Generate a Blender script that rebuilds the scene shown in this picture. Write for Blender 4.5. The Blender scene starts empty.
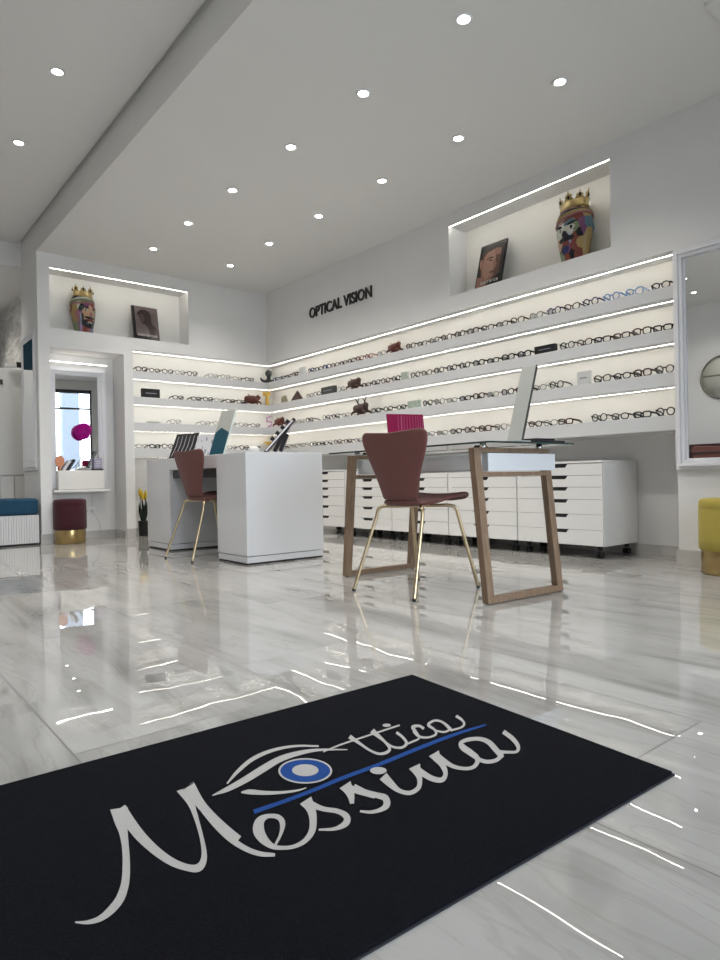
import bpy, math, random
from mathutils import Vector, Matrix
PI = math.pi
R = math.radians
random.seed(7)
SC = bpy.context.scene
COL = SC.collection

# ---------------------------------------------------------------- camera, world, daylight, exposure
cam_data = bpy.data.cameras.new('camera')
cam = bpy.data.objects.new('camera', cam_data)
COL.objects.link(cam)
yaw, pitch, roll = R(39.3776), R(-0.1495), R(-1.0572)
fw = Vector((math.sin(yaw)*math.cos(pitch), math.cos(yaw)*math.cos(pitch), math.sin(pitch)))
rt0 = Vector((math.cos(yaw), -math.sin(yaw), 0))
up0 = rt0.cross(fw)
rt = rt0*math.cos(roll) + up0*math.sin(roll)
up = -rt0*math.sin(roll) + up0*math.cos(roll)
cam.matrix_world = Matrix(((rt.x, up.x, -fw.x, 0), (rt.y, up.y, -fw.y, 0), (rt.z, up.z, -fw.z, 0.605), (0, 0, 0, 1)))
cam_data.sensor_fit = 'VERTICAL'
cam_data.sensor_height = 36
cam_data.lens = 645.3/960*36
cam_data.clip_start = 0.02
SC.camera = cam

world = bpy.data.worlds.new('world')
SC.world = world
world.use_nodes = True
bg = world.node_tree.nodes['Background']
bg.inputs[0].default_value = (0.84, 0.91, 1.0, 1)
bg.inputs[1].default_value = 7.0

SC.view_settings.view_transform = 'Standard'
SC.view_settings.look = 'None'
SC.view_settings.gamma = 1
SC.view_settings.use_curve_mapping = False
SC.view_settings.exposure = 0.50
SPOT_W = 22.0        # watts of each recessed downlight
STRIP = 17.0         # emission of the light strips
LAMP_E = 22.0        # emission of the downlight lenses

portal = bpy.data.lights.new('window_portal', 'AREA')
portal.shape = 'RECTANGLE'; portal.size = 4.4; portal.size_y = 2.7
portal.cycles.is_portal = True
po = bpy.data.objects.new('window_portal', portal)
po.location = (1.3, -1.3, 1.4); po.rotation_euler = (R(90), 0, 0)
COL.objects.link(po)

# ---------------------------------------------------------------- materials
def mat(name, col, rough=0.5, metal=0.0, spec=0.5, noise=0.0, nscale=30, bump=0.0, coat=0.0, sheen=0.0, emit=None, estr=0.0, trans=0.0, ior=1.45):
    m = bpy.data.materials.new(name); m.use_nodes = True
    nt = m.node_tree; b = nt.nodes['Principled BSDF']
    b.inputs['Base Color'].default_value = (*col, 1)
    b.inputs['Roughness'].default_value = rough
    b.inputs['Metallic'].default_value = metal
    b.inputs['Specular IOR Level'].default_value = spec
    b.inputs['Coat Weight'].default_value = coat
    b.inputs['Sheen Weight'].default_value = sheen
    b.inputs['Transmission Weight'].default_value = trans
    b.inputs['IOR'].default_value = ior
    if emit:
        b.inputs['Emission Color'].default_value = (*emit, 1)
        b.inputs['Emission Strength'].default_value = estr
    if noise or bump:
        tc = nt.nodes.new('ShaderNodeTexCoord'); n = nt.nodes.new('ShaderNodeTexNoise')
        n.inputs['Scale'].default_value = nscale; n.inputs['Detail'].default_value = 4
        nt.links.new(tc.outputs['Object'], n.inputs['Vector'])
        if noise:
            r = nt.nodes.new('ShaderNodeValToRGB')
            r.color_ramp.elements[0].position = 0.3; r.color_ramp.elements[1].position = 0.7
            r.color_ramp.elements[0].color = (*[c*(1-noise) for c in col], 1)
            r.color_ramp.elements[1].color = (*[min(1, c*(1+noise)) for c in col], 1)
            nt.links.new(n.outputs['Fac'], r.inputs[0]); nt.links.new(r.outputs[0], b.inputs['Base Color'])
        if bump:
            bp = nt.nodes.new('ShaderNodeBump'); bp.inputs['Strength'].default_value = bump; bp.inputs['Distance'].default_value = 0.01
            nt.links.new(n.outputs['Fac'], bp.inputs['Height']); nt.links.new(bp.outputs[0], b.inputs['Normal'])
    return m

def thin_glass(name, tint=(0.96, 0.98, 0.97), gloss=0.06, rough=0.0):
    m = bpy.data.materials.new(name); m.use_nodes = True
    nt = m.node_tree; nt.nodes.remove(nt.nodes['Principled BSDF'])
    out = nt.nodes['Material Output']
    t = nt.nodes.new('ShaderNodeBsdfTransparent'); t.inputs[0].default_value = (*tint, 1)
    g = nt.nodes.new('ShaderNodeBsdfGlossy'); g.inputs['Roughness'].default_value = rough
    fr = nt.nodes.new('ShaderNodeFresnel'); fr.inputs['IOR'].default_value = 1.45
    mx = nt.nodes.new('ShaderNodeMixShader')
    nt.links.new(fr.outputs[0], mx.inputs[0]); nt.links.new(t.outputs[0], mx.inputs[1]); nt.links.new(g.outputs[0], mx.inputs[2])
    nt.links.new(mx.outputs[0], out.inputs[0])
    return m

def wood_mat(name, c1, c2):
    m = mat(name, c1, 0.45)
    nt = m.node_tree; b = nt.nodes['Principled BSDF']
    tc = nt.nodes.new('ShaderNodeTexCoord'); mp = nt.nodes.new('ShaderNodeMapping'); mp.inputs['Scale'].default_value = (60, 60, 4)
    n = nt.nodes.new('ShaderNodeTexNoise'); n.inputs['Scale'].default_value = 1.5; n.inputs['Detail'].default_value = 6
    r = nt.nodes.new('ShaderNodeValToRGB')
    r.color_ramp.elements[0].position = 0.35; r.color_ramp.elements[0].color = (*c1, 1)
    r.color_ramp.elements[1].position = 0.7; r.color_ramp.elements[1].color = (*c2, 1)
    nt.links.new(tc.outputs['Object'], mp.inputs[0]); nt.links.new(mp.outputs[0], n.inputs['Vector'])
    nt.links.new(n.outputs['Fac'], r.inputs[0]); nt.links.new(r.outputs[0], b.inputs['Base Color'])
    return m

def marble_floor():
    m = bpy.data.materials.new('polished_marble_tile'); m.use_nodes = True
    nt = m.node_tree; b = nt.nodes['Principled BSDF']; N = nt.nodes.new; L = nt.links.new
    geo = N('ShaderNodeNewGeometry'); sep = N('ShaderNodeSeparateXYZ'); L(geo.outputs['Position'], sep.inputs[0])
    def mth(op, a, bb=None, c=None):
        n = N('ShaderNodeMath'); n.operation = op
        for i, v in enumerate((a, bb, c)):
            if v is None: continue
            if isinstance(v, (int, float)): n.inputs[i].default_value = v
            else: L(v, n.inputs[i])
        return n.outputs[0]
    u = mth('DIVIDE', mth('SUBTRACT', sep.outputs[0], 0.41), 0.608)
    k = mth('FLOOR', u)
    odd = mth('MODULO', mth('ABSOLUTE', k), 2.0)
    yo = mth('ADD', mth('SUBTRACT', sep.outputs[1], 0.325), mth('MULTIPLY', odd, -0.366))
    v = mth('DIVIDE', yo, 1.2)
    kv = mth('FLOOR', v)
    fu = mth('ABSOLUTE', mth('SUBTRACT', mth('FRACT', u), 0.5))
    fv = mth('ABSOLUTE', mth('SUBTRACT', mth('FRACT', v), 0.5))
    gu = mth('GREATER_THAN', fu, 0.5 - 0.0032)
    gv = mth('GREATER_THAN', fv, 0.5 - 0.0017)
    grout = mth('MAXIMUM', gu, gv)
    cmb = N('ShaderNodeCombineXYZ'); L(k, cmb.inputs[0]); L(kv, cmb.inputs[1])
    wn = N('ShaderNodeTexWhiteNoise'); wn.noise_dimensions = '2D'; L(cmb.outputs[0], wn.inputs['Vector'])
    off = N('ShaderNodeVectorMath'); off.operation = 'SCALE'; off.inputs['Scale'].default_value = 17.0; L(wn.outputs['Color'], off.inputs[0])
    add = N('ShaderNodeVectorMath'); add.operation = 'ADD'; L(geo.outputs['Position'], add.inputs[0]); L(off.outputs[0], add.inputs[1])
    mp = N('ShaderNodeMapping'); mp.inputs['Rotation'].default_value = (0, 0, R(-14)); mp.inputs['Scale'].default_value = (3.4, 0.55, 1)
    L(add.outputs[0], mp.inputs[0])
    n1 = N('ShaderNodeTexNoise'); n1.inputs['Scale'].default_value = 1.6; n1.inputs['Detail'].default_value = 8; n1.inputs['Distortion'].default_value = 0.9
    L(mp.outputs[0], n1.inputs['Vector'])
    r1 = N('ShaderNodeValToRGB')
    e = r1.color_ramp.elements
    e[0].position = 0.28; e[0].color = (0.25, 0.242, 0.228, 1); e[1].position = 0.66; e[1].color = (0.46, 0.45, 0.432, 1)
    x = e.new(0.46); x.color = (0.39, 0.382, 0.365, 1)
    L(n1.outputs['Fac'], r1.inputs[0])
    n2 = N('ShaderNodeTexNoise'); n2.inputs['Scale'].default_value = 3.1; n2.inputs['Detail'].default_value = 6; n2.inputs['Distortion'].default_value = 1.4
    L(mp.outputs[0], n2.inputs['Vector'])
    vein = mth('ABSOLUTE', mth('SUBTRACT', n2.outputs['Fac'], 0.5))
    vr = N('ShaderNodeValToRGB'); vr.color_ramp.elements[0].position = 0.0; vr.color_ramp.elements[0].color = (0.90, 0.89, 0.87, 1)
    vr.color_ramp.elements[1].position = 0.03; vr.color_ramp.elements[1].color = (1, 1, 1, 1)
    L(vein, vr.inputs[0])
    mul = N('ShaderNodeMix'); mul.data_type = 'RGBA'; mul.blend_type = 'MULTIPLY'; mul.inputs[0].default_value = 1.0
    L(r1.outputs[0], mul.inputs[6]); L(vr.outputs[0], mul.inputs[7])
    mg = N('ShaderNodeMix'); mg.data_type = 'RGBA'; L(grout, mg.inputs[0]); L(mul.outputs[2], mg.inputs[6]); mg.inputs[7].default_value = (0.12, 0.117, 0.112, 1)
    L(mg.outputs[2], b.inputs['Base Color'])
    rr = mth('ADD', mth('MULTIPLY', grout, 0.5), 0.012)
    L(rr, b.inputs['Roughness'])
    b.inputs['IOR'].default_value = 1.95
    nb = N('ShaderNodeTexNoise'); nb.inputs['Scale'].default_value = 3.2; nb.inputs['Detail'].default_value = 1.5
    L(add.outputs[0], nb.inputs['Vector'])
    bp = N('ShaderNodeBump'); bp.inputs['Strength'].default_value = 0.06; bp.inputs['Distance'].default_value = 0.02
    L(nb.outputs['Fac'], bp.inputs['Height']); L(bp.outputs[0], b.inputs['Normal'])
    return m

def stone_wallpaper():
    m = mat('stone_wallpaper', (0.5, 0.49, 0.47), 0.8)
    nt = m.node_tree; b = nt.nodes['Principled BSDF']
    tc = nt.nodes.new('ShaderNodeTexCoord'); mp = nt.nodes.new('ShaderNodeMapping'); mp.inputs['Scale'].default_value = (1, 3, 9)
    v = nt.nodes.new('ShaderNodeTexVoronoi'); v.inputs['Scale'].default_value = 2.2
    r = nt.nodes.new('ShaderNodeValToRGB'); r.color_ramp.elements[0].color = (0.52, 0.51, 0.48, 1); r.color_ramp.elements[1].color = (0.80, 0.79, 0.76, 1)
    nt.links.new(tc.outputs['Object'], mp.inputs[0]); nt.links.new(mp.outputs[0], v.inputs['Vector'])
    nt.links.new(v.outputs['Color'], r.inputs[0]); nt.links.new(r.outputs[0], b.inputs['Base Color'])
    bp = nt.nodes.new('ShaderNodeBump'); bp.inputs['Strength'].default_value = 0.6; bp.inputs['Distance'].default_value = 0.02
    nt.links.new(v.outputs['Distance'], bp.inputs['Height']); nt.links.new(bp.outputs[0], b.inputs['Normal'])
    return m

M = {}
M['wall'] = mat('white_wall_paint', (0.76, 0.755, 0.745), 0.7, noise=0.01, nscale=4, spec=0.3)
M['ceiling'] = mat('white_ceiling_paint', (0.74, 0.73, 0.71), 0.85, spec=0.2)
M['floor'] = marble_floor()
M['skirting'] = mat('marble_skirting', (0.5, 0.49, 0.47), 0.12, noise=0.12, nscale=6)
M['shelf'] = mat('white_shelf_lacquer', (0.66, 0.665, 0.67), 0.45)
M['shelf_back'] = mat('cream_white_niche_paint', (0.86, 0.845, 0.80), 0.7)
M['strip'] = mat('led_strip_glow', (1, 1, 1), 0.5, emit=(1.0, 0.95, 0.85), estr=STRIP)
M['bar'] = mat('mirror_light_bar_glow', (1, 1, 1), 0.5, emit=(1.0, 0.96, 0.88), estr=7.0)
M['lamp'] = mat('downlight_lens_glow', (1, 1, 1), 0.5, emit=(1.0, 0.97, 0.92), estr=LAMP_E)
M['lamp_ring'] = mat('white_lamp_ring', (0.85, 0.85, 0.85), 0.3)
M['gloss_white'] = mat('white_gloss_lacquer', (0.66, 0.67, 0.69), 0.08, spec=0.5)
M['cab_white'] = mat('white_cabinet_foil', (0.80, 0.79, 0.77), 0.35)
M['black'] = mat('black_plastic', (0.012, 0.012, 0.013), 0.35)
M['gap'] = mat('dark_recess', (0.03, 0.03, 0.03), 0.8)
M['oak'] = wood_mat('brown_oak', (0.175, 0.115, 0.073), (0.27, 0.18, 0.115))
M['brown_velvet'] = mat('rose_brown_chair_fabric', (0.135, 0.049, 0.042), 0.75, noise=0.06, nscale=60, sheen=0.08, bump=0.1)
M['gold'] = mat('brushed_gold_metal', (0.56, 0.445, 0.28), 0.3, metal=1.0)
M['brass'] = mat('brass_band', (0.48, 0.35, 0.16), 0.28, metal=1.0)
M['red_velvet'] = mat('burgundy_velvet', (0.045, 0.004, 0.010), 0.85, sheen=0.12, noise=0.1, nscale=12)
M['yellow_velvet'] = mat('mustard_yellow_velvet', (0.40, 0.32, 0.06), 0.85, sheen=0.1, noise=0.05, nscale=8)
M['blue_velvet'] = mat('deep_blue_velvet', (0.005, 0.05, 0.10), 0.85, sheen=0.08, noise=0.12, nscale=40)
M['bench_white'] = mat('ribbed_pale_grey_fabric', (0.66, 0.66, 0.66), 0.7)
M['mirror'] = mat('mirror_glass', (0.86, 0.87, 0.87), 0.0, metal=1.0)
M['frame_white'] = mat('white_moulded_frame', (0.78, 0.78, 0.80), 0.3)
M['clear'] = thin_glass('clear_lens', (0.985, 0.985, 0.98), rough=0.25)
M['window_glass'] = thin_glass('window_glass', (0.97, 0.98, 0.98))
M['table_glass'] = thin_glass('tempered_table_glass', (0.82, 0.88, 0.86))
M['glass_edge'] = mat('dark_green_glass_edge', (0.03, 0.05, 0.05), 0.1)
M['chrome'] = mat('chrome', (0.8, 0.8, 0.8), 0.1, metal=1.0)
M['mullion'] = mat('anthracite_window_frame', (0.07, 0.075, 0.085), 0.4)
M['mat_pile'] = mat('black_carpet_pile', (0.0085, 0.009, 0.0125), 0.95, noise=0.5, nscale=500, bump=0.8, spec=0.1)
M['mat_edge'] = mat('black_rubber_edge', (0.012, 0.012, 0.02), 0.6)
M['mat_white'] = mat('off_white_carpet_print', (0.44, 0.425, 0.41), 0.95, noise=0.12, nscale=500, spec=0.1)
M['mat_blue'] = mat('blue_carpet_print', (0.02, 0.065, 0.24), 0.95, noise=0.15, nscale=500, spec=0.1)
M['stone'] = stone_wallpaper()
M['asphalt'] = mat('street_asphalt', (0.25, 0.25, 0.25), 0.9, noise=0.15)
M['facade'] = mat('pale_facade_plaster', (0.13, 0.15, 0.18), 0.9)
M['magenta'] = mat('magenta_print', (0.20, 0.002, 0.045), 0.6, spec=0.2)
M['pink_mark'] = mat('pale_pink_print', (0.28, 0.06, 0.12), 0.6, spec=0.2)
M['silver'] = mat('silver_grey_panel', (0.46, 0.47, 0.44), 0.45, metal=0.15)
M['teal'] = mat('deep_teal_paint', (0.005, 0.065, 0.10), 0.35)
M['sil_side'] = mat('pale_mint_edge', (0.62, 0.70, 0.68), 0.4)
M['white_print'] = mat('white_printed_card', (0.72, 0.72, 0.76), 0.4)
M['gray_print'] = mat('grey_print', (0.25, 0.26, 0.32), 0.5)
M['dark_grey'] = mat('dark_grey_lacquer', (0.05, 0.055, 0.05), 0.35)
M['khaki'] = mat('khaki_shell', (0.32, 0.28, 0.18), 0.7, noise=0.3, nscale=60)
M['rust'] = mat('rust_brown_ceramic', (0.11, 0.028, 0.016), 0.5, noise=0.5, nscale=40)
M['dark_brown'] = mat('dark_brown_ceramic', (0.055, 0.025, 0.018), 0.5, noise=0.5, nscale=50)
M['tan'] = mat('tan_ceramic', (0.45, 0.27, 0.12), 0.5, noise=0.3, nscale=50)
M['yellow'] = mat('warm_yellow_ceramic', (0.72, 0.46, 0.08), 0.4)
M['pink'] = mat('lilac_pink_ceramic', (0.66, 0.36, 0.58), 0.4)
M['palegreen'] = mat('pale_green_acrylic', (0.40, 0.47, 0.40), 0.35, noise=0.3, nscale=60)
M['palegrey'] = mat('pale_grey_acrylic', (0.62, 0.62, 0.61), 0.35)
M['tulip_y'] = mat('yellow_petal', (0.62, 0.43, 0.03), 0.6)
M['leaf'] = mat('dark_green_leaf', (0.012, 0.025, 0.014), 0.6)
M['fuchsia'] = mat('fuchsia_petal', (0.70, 0.015, 0.48), 0.55)
M['fuchsia_d'] = mat('dark_fuchsia_centre', (0.28, 0.0, 0.17), 0.6)
M['stem'] = mat('green_grey_stem', (0.07, 0.10, 0.06), 0.6)
M['peach'] = mat('peach_plastic', (0.75, 0.30, 0.16), 0.4)
M['lilac'] = mat('lilac_grey_card', (0.42, 0.38, 0.50), 0.4)
M['brown_wood'] = mat('dark_red_brown_wood', (0.045, 0.018, 0.016), 0.35, noise=0.2, nscale=8)
M['plastic_white'] = mat('white_plastic', (0.8, 0.8, 0.8), 0.35)
M['bronze'] = mat('bronze_grey_ring', (0.20, 0.195, 0.16), 0.5)
M['disc'] = mat('grey_green_disc', (0.60, 0.60, 0.54), 0.5)

# ---------------------------------------------------------------- mesh helpers
class MB:
    def __init__(s, xf=None):
        s.v = []; s.f = []; s.m = []; s.s = []; s.xf = xf
    def add(s, vs, fs, m=0, smooth=False):
        o = len(s.v); s.v += [tuple(x) for x in vs]
        for f in fs:
            s.f.append([i+o for i in f]); s.m.append(m); s.s.append(smooth)
        return s
    def box(s, x0, x1, y0, y1, z0, z1, m=0):
        vs = [(x, y, z) for x in (x0, x1) for y in (y0, y1) for z in (z0, z1)]
        return s.add(vs, [(0, 1, 3, 2), (4, 6, 7, 5), (0, 4, 5, 1), (2, 3, 7, 6), (0, 2, 6, 4), (1, 5, 7, 3)], m)
    def hexa(s, b4, t4, m=0):
        return s.add(list(b4)+list(t4), [(3, 2, 1, 0), (4, 5, 6, 7), (0, 1, 5, 4), (1, 2, 6, 5), (2, 3, 7, 6), (3, 0, 4, 7)], m)
    def prism(s, pts, d, m=0):
        """pts: 3D polygon, d: extrusion vector"""
        n = len(pts); d = Vector(d)
        vs = [tuple(p) for p in pts] + [tuple(Vector(p)+d) for p in pts]
        fs = [list(range(n))[::-1], list(range(n, 2*n))] + [(i, (i+1) % n, (i+1) % n+n, i+n) for i in range(n)]
        return s.add(vs, fs, m)
    def tube(s, pts, r, seg=8, m=0, closed=False, flat=None):
        P = [Vector(p) for p in pts]; n = len(P); rings = []
        rs = r if isinstance(r, (list, tuple)) else [r]*n
        prev = None
        for i, p in enumerate(P):
            if closed: t = (P[(i+1) % n]-P[i-1]).normalized()
            else: t = (P[min(i+1, n-1)]-P[max(i-1, 0)]).normalized()
            if prev is None:
                a = Vector((0, 0, 1)) if abs(t.z) < 0.9 else Vector((1, 0, 0))
                u = t.cross(a).normalized()
            else:
                u = (prev - t*prev.dot(t)).normalized()
            prev = u; w = t.cross(u)
            fx, fy = flat if flat else (1, 1)
            rings.append([p + (u*math.cos(2*PI*k/seg)*fx + w*math.sin(2*PI*k/seg)*fy)*rs[i] for k in range(seg)])
        vs = [v for rg in rings for v in rg]; fs = []
        for i in range(n if closed else n-1):
            j = (i+1) % n
            for k in range(seg):
                fs.append((i*seg+k, i*seg+(k+1) % seg, j*seg+(k+1) % seg, j*seg+k))
        s.add(vs, fs, m, True)
        if not closed:
            s.add(rings[0], [list(range(seg))[::-1]], m); s.add(rings[-1], [list(range(seg))], m)
        return s
    def lathe(s, prof, seg=32, c=(0, 0, 0), m=0, sx=1, sy=1, smooth=True):
        vs = []; fs = []
        for r, z in prof:
            for k in range(seg):
                a = 2*PI*k/seg; vs.append((c[0]+r*sx*math.cos(a), c[1]+r*sy*math.sin(a), c[2]+z))
        for i in range(len(prof)-1):
            for k in range(seg):
                fs.append((i*seg+k, i*seg+(k+1) % seg, (i+1)*seg+(k+1) % seg, (i+1)*seg+k))
        s.add(vs, fs, m, smooth)
        n = len(prof)
        s.add(vs[:seg], [list(range(seg))[::-1]], m); s.add(vs[-seg:], [list(range(seg))], m)
        return s
    def ball(s, c, r, m=0, seg=12, rings=8, sc=(1, 1, 1)):
        prof = [(max(1e-4, r*math.sin(PI*i/rings)), -r*math.cos(PI*i/rings)) for i in range(rings+1)]
        vs = []; fs = []
        for rr, z in prof:
            for k in range(seg):
                a = 2*PI*k/seg; vs.append((c[0]+rr*math.cos(a)*sc[0], c[1]+rr*math.sin(a)*sc[1], c[2]+z*sc[2]))
        for i in range(rings):
            for k in range(seg):
                fs.append((i*seg+k, i*seg+(k+1) % seg, (i+1)*seg+(k+1) % seg, (i+1)*seg+k))
        return s.add(vs, fs, m, True)
    def build(s, name, mats, parent=None, bevel=0.0, bseg=2, loc=None, rz=0, solid=0, subs=0):
        me = bpy.data.meshes.new(name)
        vs = s.v
        if s.xf is not None: vs = [tuple(s.xf @ Vector(v)) for v in vs]
        me.from_pydata(vs, [], s.f)
        if not isinstance(mats, (list, tuple)): mats = [mats]
        for x in mats: me.materials.append(x)
        for p, mi, sm in zip(me.polygons, s.m, s.s):
            p.material_index = mi; p.use_smooth = sm
        me.update()
        o = bpy.data.objects.new(name, me); COL.objects.link(o)
        if solid:
            md = o.modifiers.new('thick', 'SOLIDIFY'); md.thickness = solid; md.offset = 0
        if subs:
            md = o.modifiers.new('sub', 'SUBSURF'); md.levels = subs; md.render_levels = subs
        if bevel:
            md = o.modifiers.new('bevel', 'BEVEL'); md.width = bevel; md.segments = bseg; md.limit_method = 'ANGLE'; md.angle_limit = R(50)
            md.harden_normals = False
        if parent: o.parent = parent
        if loc: o.location = loc
        if rz: o.rotation_euler.z = rz
        return o

def BX(name, m, b, parent=None, bevel=0.0, **k):
    return MB().box(*b).build(name, m, parent, bevel, **k)
def thing(name, label, cat, loc=(0, 0, 0), rz=0, group=None):
    o = bpy.data.objects.new(name, None); COL.objects.link(o); o.empty_display_size = 0.1
    o.location = loc; o.rotation_euler = (0, 0, rz)
    return tag(o, label, cat, group)
def tag(o, label, cat, group=None, kind=None):
    o['label'] = label; o['category'] = cat
    if group: o['group'] = group
    if kind: o['kind'] = kind
    return o
def struct(o, label=None):
    o['kind'] = 'structure'
    if label: o['label'] = label
    return o
def copy_tree(o, parent=None):
    c = o.copy(); COL.objects.link(c); c.parent = parent
    for ch in list(o.children): copy_tree(ch, c)
    return c

# ---------------------------------------------------------------- room shell
WX, WY = 4.30, 7.05          # faces of the long right wall and the far wall
BX('floor', M['floor'], (-2.0, 5.0, -1.25, 10.7, -0.1, 0)); struct(bpy.data.objects['floor'], 'polished marble tile floor')

def holed_wall(name, axis, p0, p1, a0, a1, z0, z1, holes, m):
    """slab between p0 and p1 along its thickness, spanning a0..a1, with rectangular holes"""
    mb = MB()
    As = sorted({a0, a1, *[h[i] for h in holes for i in (0, 1)]}); Zs = sorted({z0, z1, *[h[i] for h in holes for i in (2, 3)]})
    for i in range(len(As)-1):
        for j in range(len(Zs)-1):
            ca = (As[i]+As[i+1])/2; cz = (Zs[j]+Zs[j+1])/2
            if any(h[0] < ca < h[1] and h[2] < cz < h[3] for h in holes): continue
            if axis == 'x': mb.box(p0, p1, As[i], As[i+1], Zs[j], Zs[j+1])
            else: mb.box(As[i], As[i+1], p0, p1, Zs[j], Zs[j+1])
    return mb.build(name, m)

wr = holed_wall('wall_right', 'x', WX, 4.68, -1.2, 7.05, 0, 2.95, [(2.39, 3.93, 2.212, 2.838), (1.95, 7.05, 0, 2.065)], [M['wall']])
struct(wr, 'long right wall with glasses shelves and a lit niche')
struct(BX('wall_right_backing', M['wall'], (4.68, 4.8, -1.25, 7.40, 0, 2.95)))
struct(BX('wall_right_shelf_panel', M['shelf_back'], (4.50, 4.68, 1.95, 7.25, 0.885, 2.065)))
struct(BX('wall_back_shelf_panel', M['shelf_back'], (2.59, 4.68, 7.25, 7.40, 0.885, 2.065)))
struct(BX('wall_right_niche_panel', M['shelf_back'], (4.53, 4.68, 2.39, 3.93, 2.212, 2.838)))
struct(BX('wall_back_niche_panel', M['shelf_back'], (1.75, 3.25, 7.30, 7.40, 2.195, 2.81)))
wf = holed_wall('wall_back', 'y', WY, 7.40, 1.635, 4.68, 0, 2.95, [(1.75, 3.25, 2.195, 2.81), (1.74, 2.49, 0, 2.0), (2.59, 4.68, 0, 2.065)], [M['wall']])
struct(wf, 'far wall with mirror niche, picture niche and shelves')
struct(BX('wall_back_backing', M['wall'], (1.635, 4.8, 7.40, 7.75, 0, 2.95)))
struct(BX('wall_left', M['wall'], (-2.05, -1.9, -1.25, 10.7, 0, 3.4)))
struct(BX('wall_far', M['wall'], (-2.05, 1.9, 10.55, 10.7, 0, 3.4)))
struct(BX('wall_passage', M['stone'], (1.84, 1.95, 7.75, 10.7, 0, 3.0)), 'stone patterned wall of the passage')
# ceilings: the right part hangs lower than the left part
struct(BX('ceiling', M['ceiling'], (1.635, 4.8, -1.25, 7.75, 2.95, 3.42)))
struct(BX('ceiling_left', M['ceiling'], (-2.05, 1.60, -1.25, 7.70, 3.2, 3.24)))
struct(BX('ceiling_cove', M['ceiling'], (-2.05, 1.635, -1.25, 7.9, 3.24, 3.42)))
struct(BX('ceiling_passage', M['ceiling'], (-2.05, 1.95, 7.70, 10.7, 2.95, 3.24)))
struct(BX('ceiling_beam', M['ceiling'], (3.42, 4.3, 0.3, 1.38, 2.935, 2.95), bevel=0.002))
# street front with shop window
wz = holed_wall('wall_front', 'y', -1.2, -1.0, -2.0, 4.8, 0, 3.3, [(-0.8, 3.40, 0.12, 2.75)], [M['wall']])
struct(wz, 'street front wall')
win = MB()
xs = [-0.8, 0.6, 2.0, 3.40]
for x in xs: win.box(x-0.035 if x > -0.8 else x, x+0.035 if x < 3.40 else x, -1.14, -1.06, 0.12, 2.75)
win.box(-0.8, 3.40, -1.14, -1.06, 0.12, 0.18); win.box(-0.8, 3.40, -1.14, -1.06, 2.67, 2.75); win.box(-0.8, 3.40, -1.13, -1.07, 2.30, 2.34)
wo = win.build('window_1', M['mullion']); struct(wo, 'dark framed shop window')
BX('window_pane', M['window_glass'], (-0.8, 3.40, -1.103, -1.097, 0.12, 2.75), wo)
struct(BX('street_ground', M['asphalt'], (-20, 30, -22, -1.25, -0.25, -0.1)))
st = MB().box(3.98, 4.6, -14.0, -13.0, -0.1, 9)
struct(st.build('exterior_building', M['facade']))
st = MB().box(-12, -1.0, -14.0, -13.0, -0.1, 7)
struct(st.build('exterior_building_left', M['facade']))

# skirtings
def skirt(name, b): struct(BX(name, M['skirting'], b))
skirt('baseboard_right', (4.67, 4.68, 1.95, 7.05, 0, 0.075))
skirt('baseboard_right_front', (4.288, 4.30, -1.0, 1.95, 0, 0.10))
skirt('baseboard_right_return', (4.288, 4.68, 1.95, 1.962, 0, 0.10))
skirt('baseboard_back_pillar', (1.635, 1.74, 7.038, 7.05, 0, 0.10))
skirt('baseboard_back_pillar_side', (1.623, 1.635, 7.038, 7.75, 0, 0.10))
skirt('baseboard_back_divider', (2.49, 2.59, 7.038, 7.05, 0, 0.10))
skirt('baseboard_back_niche', (1.74, 2.49, 7.388, 7.40, 0, 0.08))
skirt('baseboard_back_niche_side', (2.478, 2.49, 7.05, 7.40, 0, 0.08))
skirt('baseboard_back_alcove', (2.59, 4.68, 7.388, 7.40, 0, 0.08))

# ---------------------------------------------------------------- shelves with light strips
def strip(b, parent=None):
    mb = MB().box(*b)
    # the side towards the room is a closed aluminium lip; the rest glows
    mb.m = [1, 0, 0, 0, 0, 1] if b[1]-b[0] < b[3]-b[2] else [0, 0, 1, 0, 0, 1]
    return mb.build('light_strip', [M['strip'], M['shelf']], parent)
LEVELS = [(1.755, 1.838, 'top'), (1.47, 1.553, 'second'), (1.177, 1.268, 'third'), (0.885, 0.985, 'bottom')]
for i, (z0, z1, nm) in enumerate(LEVELS):
    sh = tag(BX('display_shelf', M['shelf'], (4.30, 4.50, 1.952, 7.058, z0, z1), bevel=0.002), f'{nm} long white wall shelf of the right wall, full of glasses', 'shelf', 'white shelves of the long wall')
    if i < 3: strip((4.372, 4.378, 1.96, 7.055, z0-0.003, z0), sh)
    sb = tag(BX('display_shelf', M['shelf'], (2.592, 4.50, 7.062, 7.25, z0, z1), bevel=0.002), f'{nm} short white wall shelf of the far wall, left of the corner', 'shelf', 'white shelves of the far wall')
    strip((2.60, 4.379, 7.122, 7.128, z0-0.003, z0), sb)
tag(strip((4.372, 4.378, 1.96, 7.125, 2.061, 2.064)), 'glowing strip light above the top shelf of the long right wall', 'light')
tag(strip((2.60, 4.379, 7.122, 7.128, 2.061, 2.064)), 'glowing strip light above the top shelf of the far wall', 'light')
tag(strip((4.306, 4.313, 2.40, 3.92, 2.834, 2.838)), 'glowing strip light along the top of the right wall niche', 'light')
tag(strip((1.76, 3.24, 7.056, 7.063, 2.806, 2.81)), 'glowing strip light along the top of the far wall niche', 'light')


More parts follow.
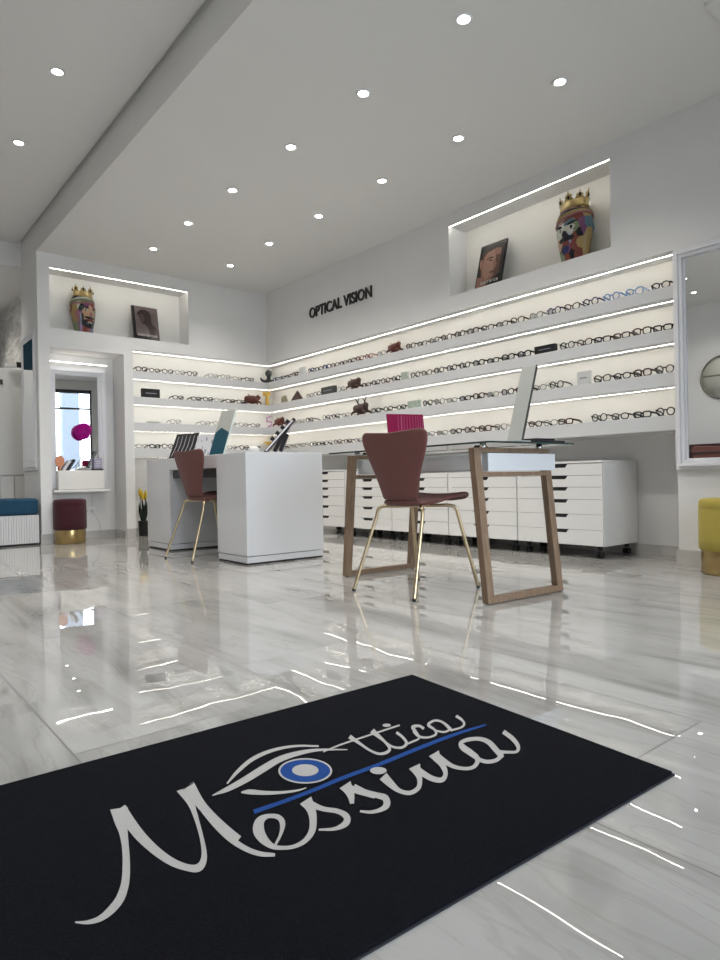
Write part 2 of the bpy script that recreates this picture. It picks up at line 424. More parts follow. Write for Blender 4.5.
def downlight(x, y, z, label, grp, power=True):
    t = thing('downlight', label, 'ceiling light', (x, y, z), 0, grp)
    ring = MB(); seg = 24
    ring.lathe([(0.031, -0.001), (0.046, -0.001), (0.047, -0.004), (0.040, -0.009), (0.031, -0.006), (0.031, -0.001)], seg)
    ring.build('trim_ring', M['lamp_ring'], t)
    MB().lathe([(0.0305, -0.002), (0.029, -0.005), (0.001, -0.006)], seg).build('lens', M['lamp'], t)
    if power:
        l = bpy.data.lights.new('downlight_beam', 'SPOT'); l.energy = SPOT_W; l.spot_size = R(125); l.spot_blend = 0.9
        l.shadow_soft_size = 0.035; l.color = (1.0, 0.955, 0.89)
        lo = bpy.data.objects.new('downlight_beam', l); COL.objects.link(lo); lo.parent = t; lo.location = (0, 0, -0.03)
ORD = ['first', 'second', 'third', 'fourth', 'fifth', 'sixth', 'seventh', 'eighth', 'ninth', 'tenth', 'eleventh', 'twelfth', 'thirteenth',
       'fourteenth', 'fifteenth', 'sixteenth', 'seventeenth', 'eighteenth', 'nineteenth', 'twentieth', 'twenty-first', 'twenty-second', 'twenty-third',
       'twenty-fourth', 'twenty-fifth', 'twenty-sixth', 'twenty-seventh', 'twenty-eighth', 'twenty-ninth', 'thirtieth', 'thirty-first', 'thirty-second', 'thirty-third', 'thirty-fourth']
ys = [6.30, 5.49, 4.655, 3.80, 3.0, 2.195]
for i, y in enumerate(ys):
    downlight(2.545, y, 2.95, f'round recessed ceiling light, {ORD[i]} from the far end of the middle row', 'downlights of the middle row')
    downlight(3.40, y, 2.95, f'round recessed ceiling light, {ORD[i]} from the far end of the row by the long wall', 'downlights of the row by the long wall')
for i, y in enumerate((5.40, 4.32)):
    downlight(1.145, y, 3.2, ['round recessed light in the left ceiling, smaller and lower in view', 'round recessed light in the left ceiling, nearer the camera'][i], 'downlights of the left ceiling')
downlight(2.545, 1.2, 2.95, 'round recessed ceiling light above the entrance side, middle row', 'downlights above the entrance')
downlight(1.15, 8.15, 2.95, 'added unseen ceiling light brightening the passage in front of the wardrobe', 'added lights of the passage')  # lamp added out of view to brighten the dark passage
downlight(1.25, 9.3, 2.95, 'added unseen ceiling light brightening the passage behind the wardrobe', 'added lights of the passage')  # another added lamp, brightens the stone wall
downlight(0.2, 6.4, 3.2, 'added unseen ceiling light above the blue bench', 'downlights of the left ceiling')  # unseen lamp added to lighten the pillar side
for i, y in enumerate((3.25, 2.2)): downlight(1.145, y, 3.2, f'added unseen light in the left ceiling, above the camera, {ORD[i]} nearer the street', 'downlights of the left ceiling')  # unseen lamps added to light the ceiling fascia from the left
for i, y in enumerate((6.9, 5.4, 3.9, 2.4)): downlight(-0.3, y, 3.2, f'added unseen light in the outer left row, {ORD[i]} from the far end', 'added lights of the outer left row')  # unseen row added for more light on fascia and passage
downlight(-1.1, 4.12, 3.2, 'round recessed ceiling light of the left ceiling, seen in the wall mirror', 'downlights seen only in reflection')

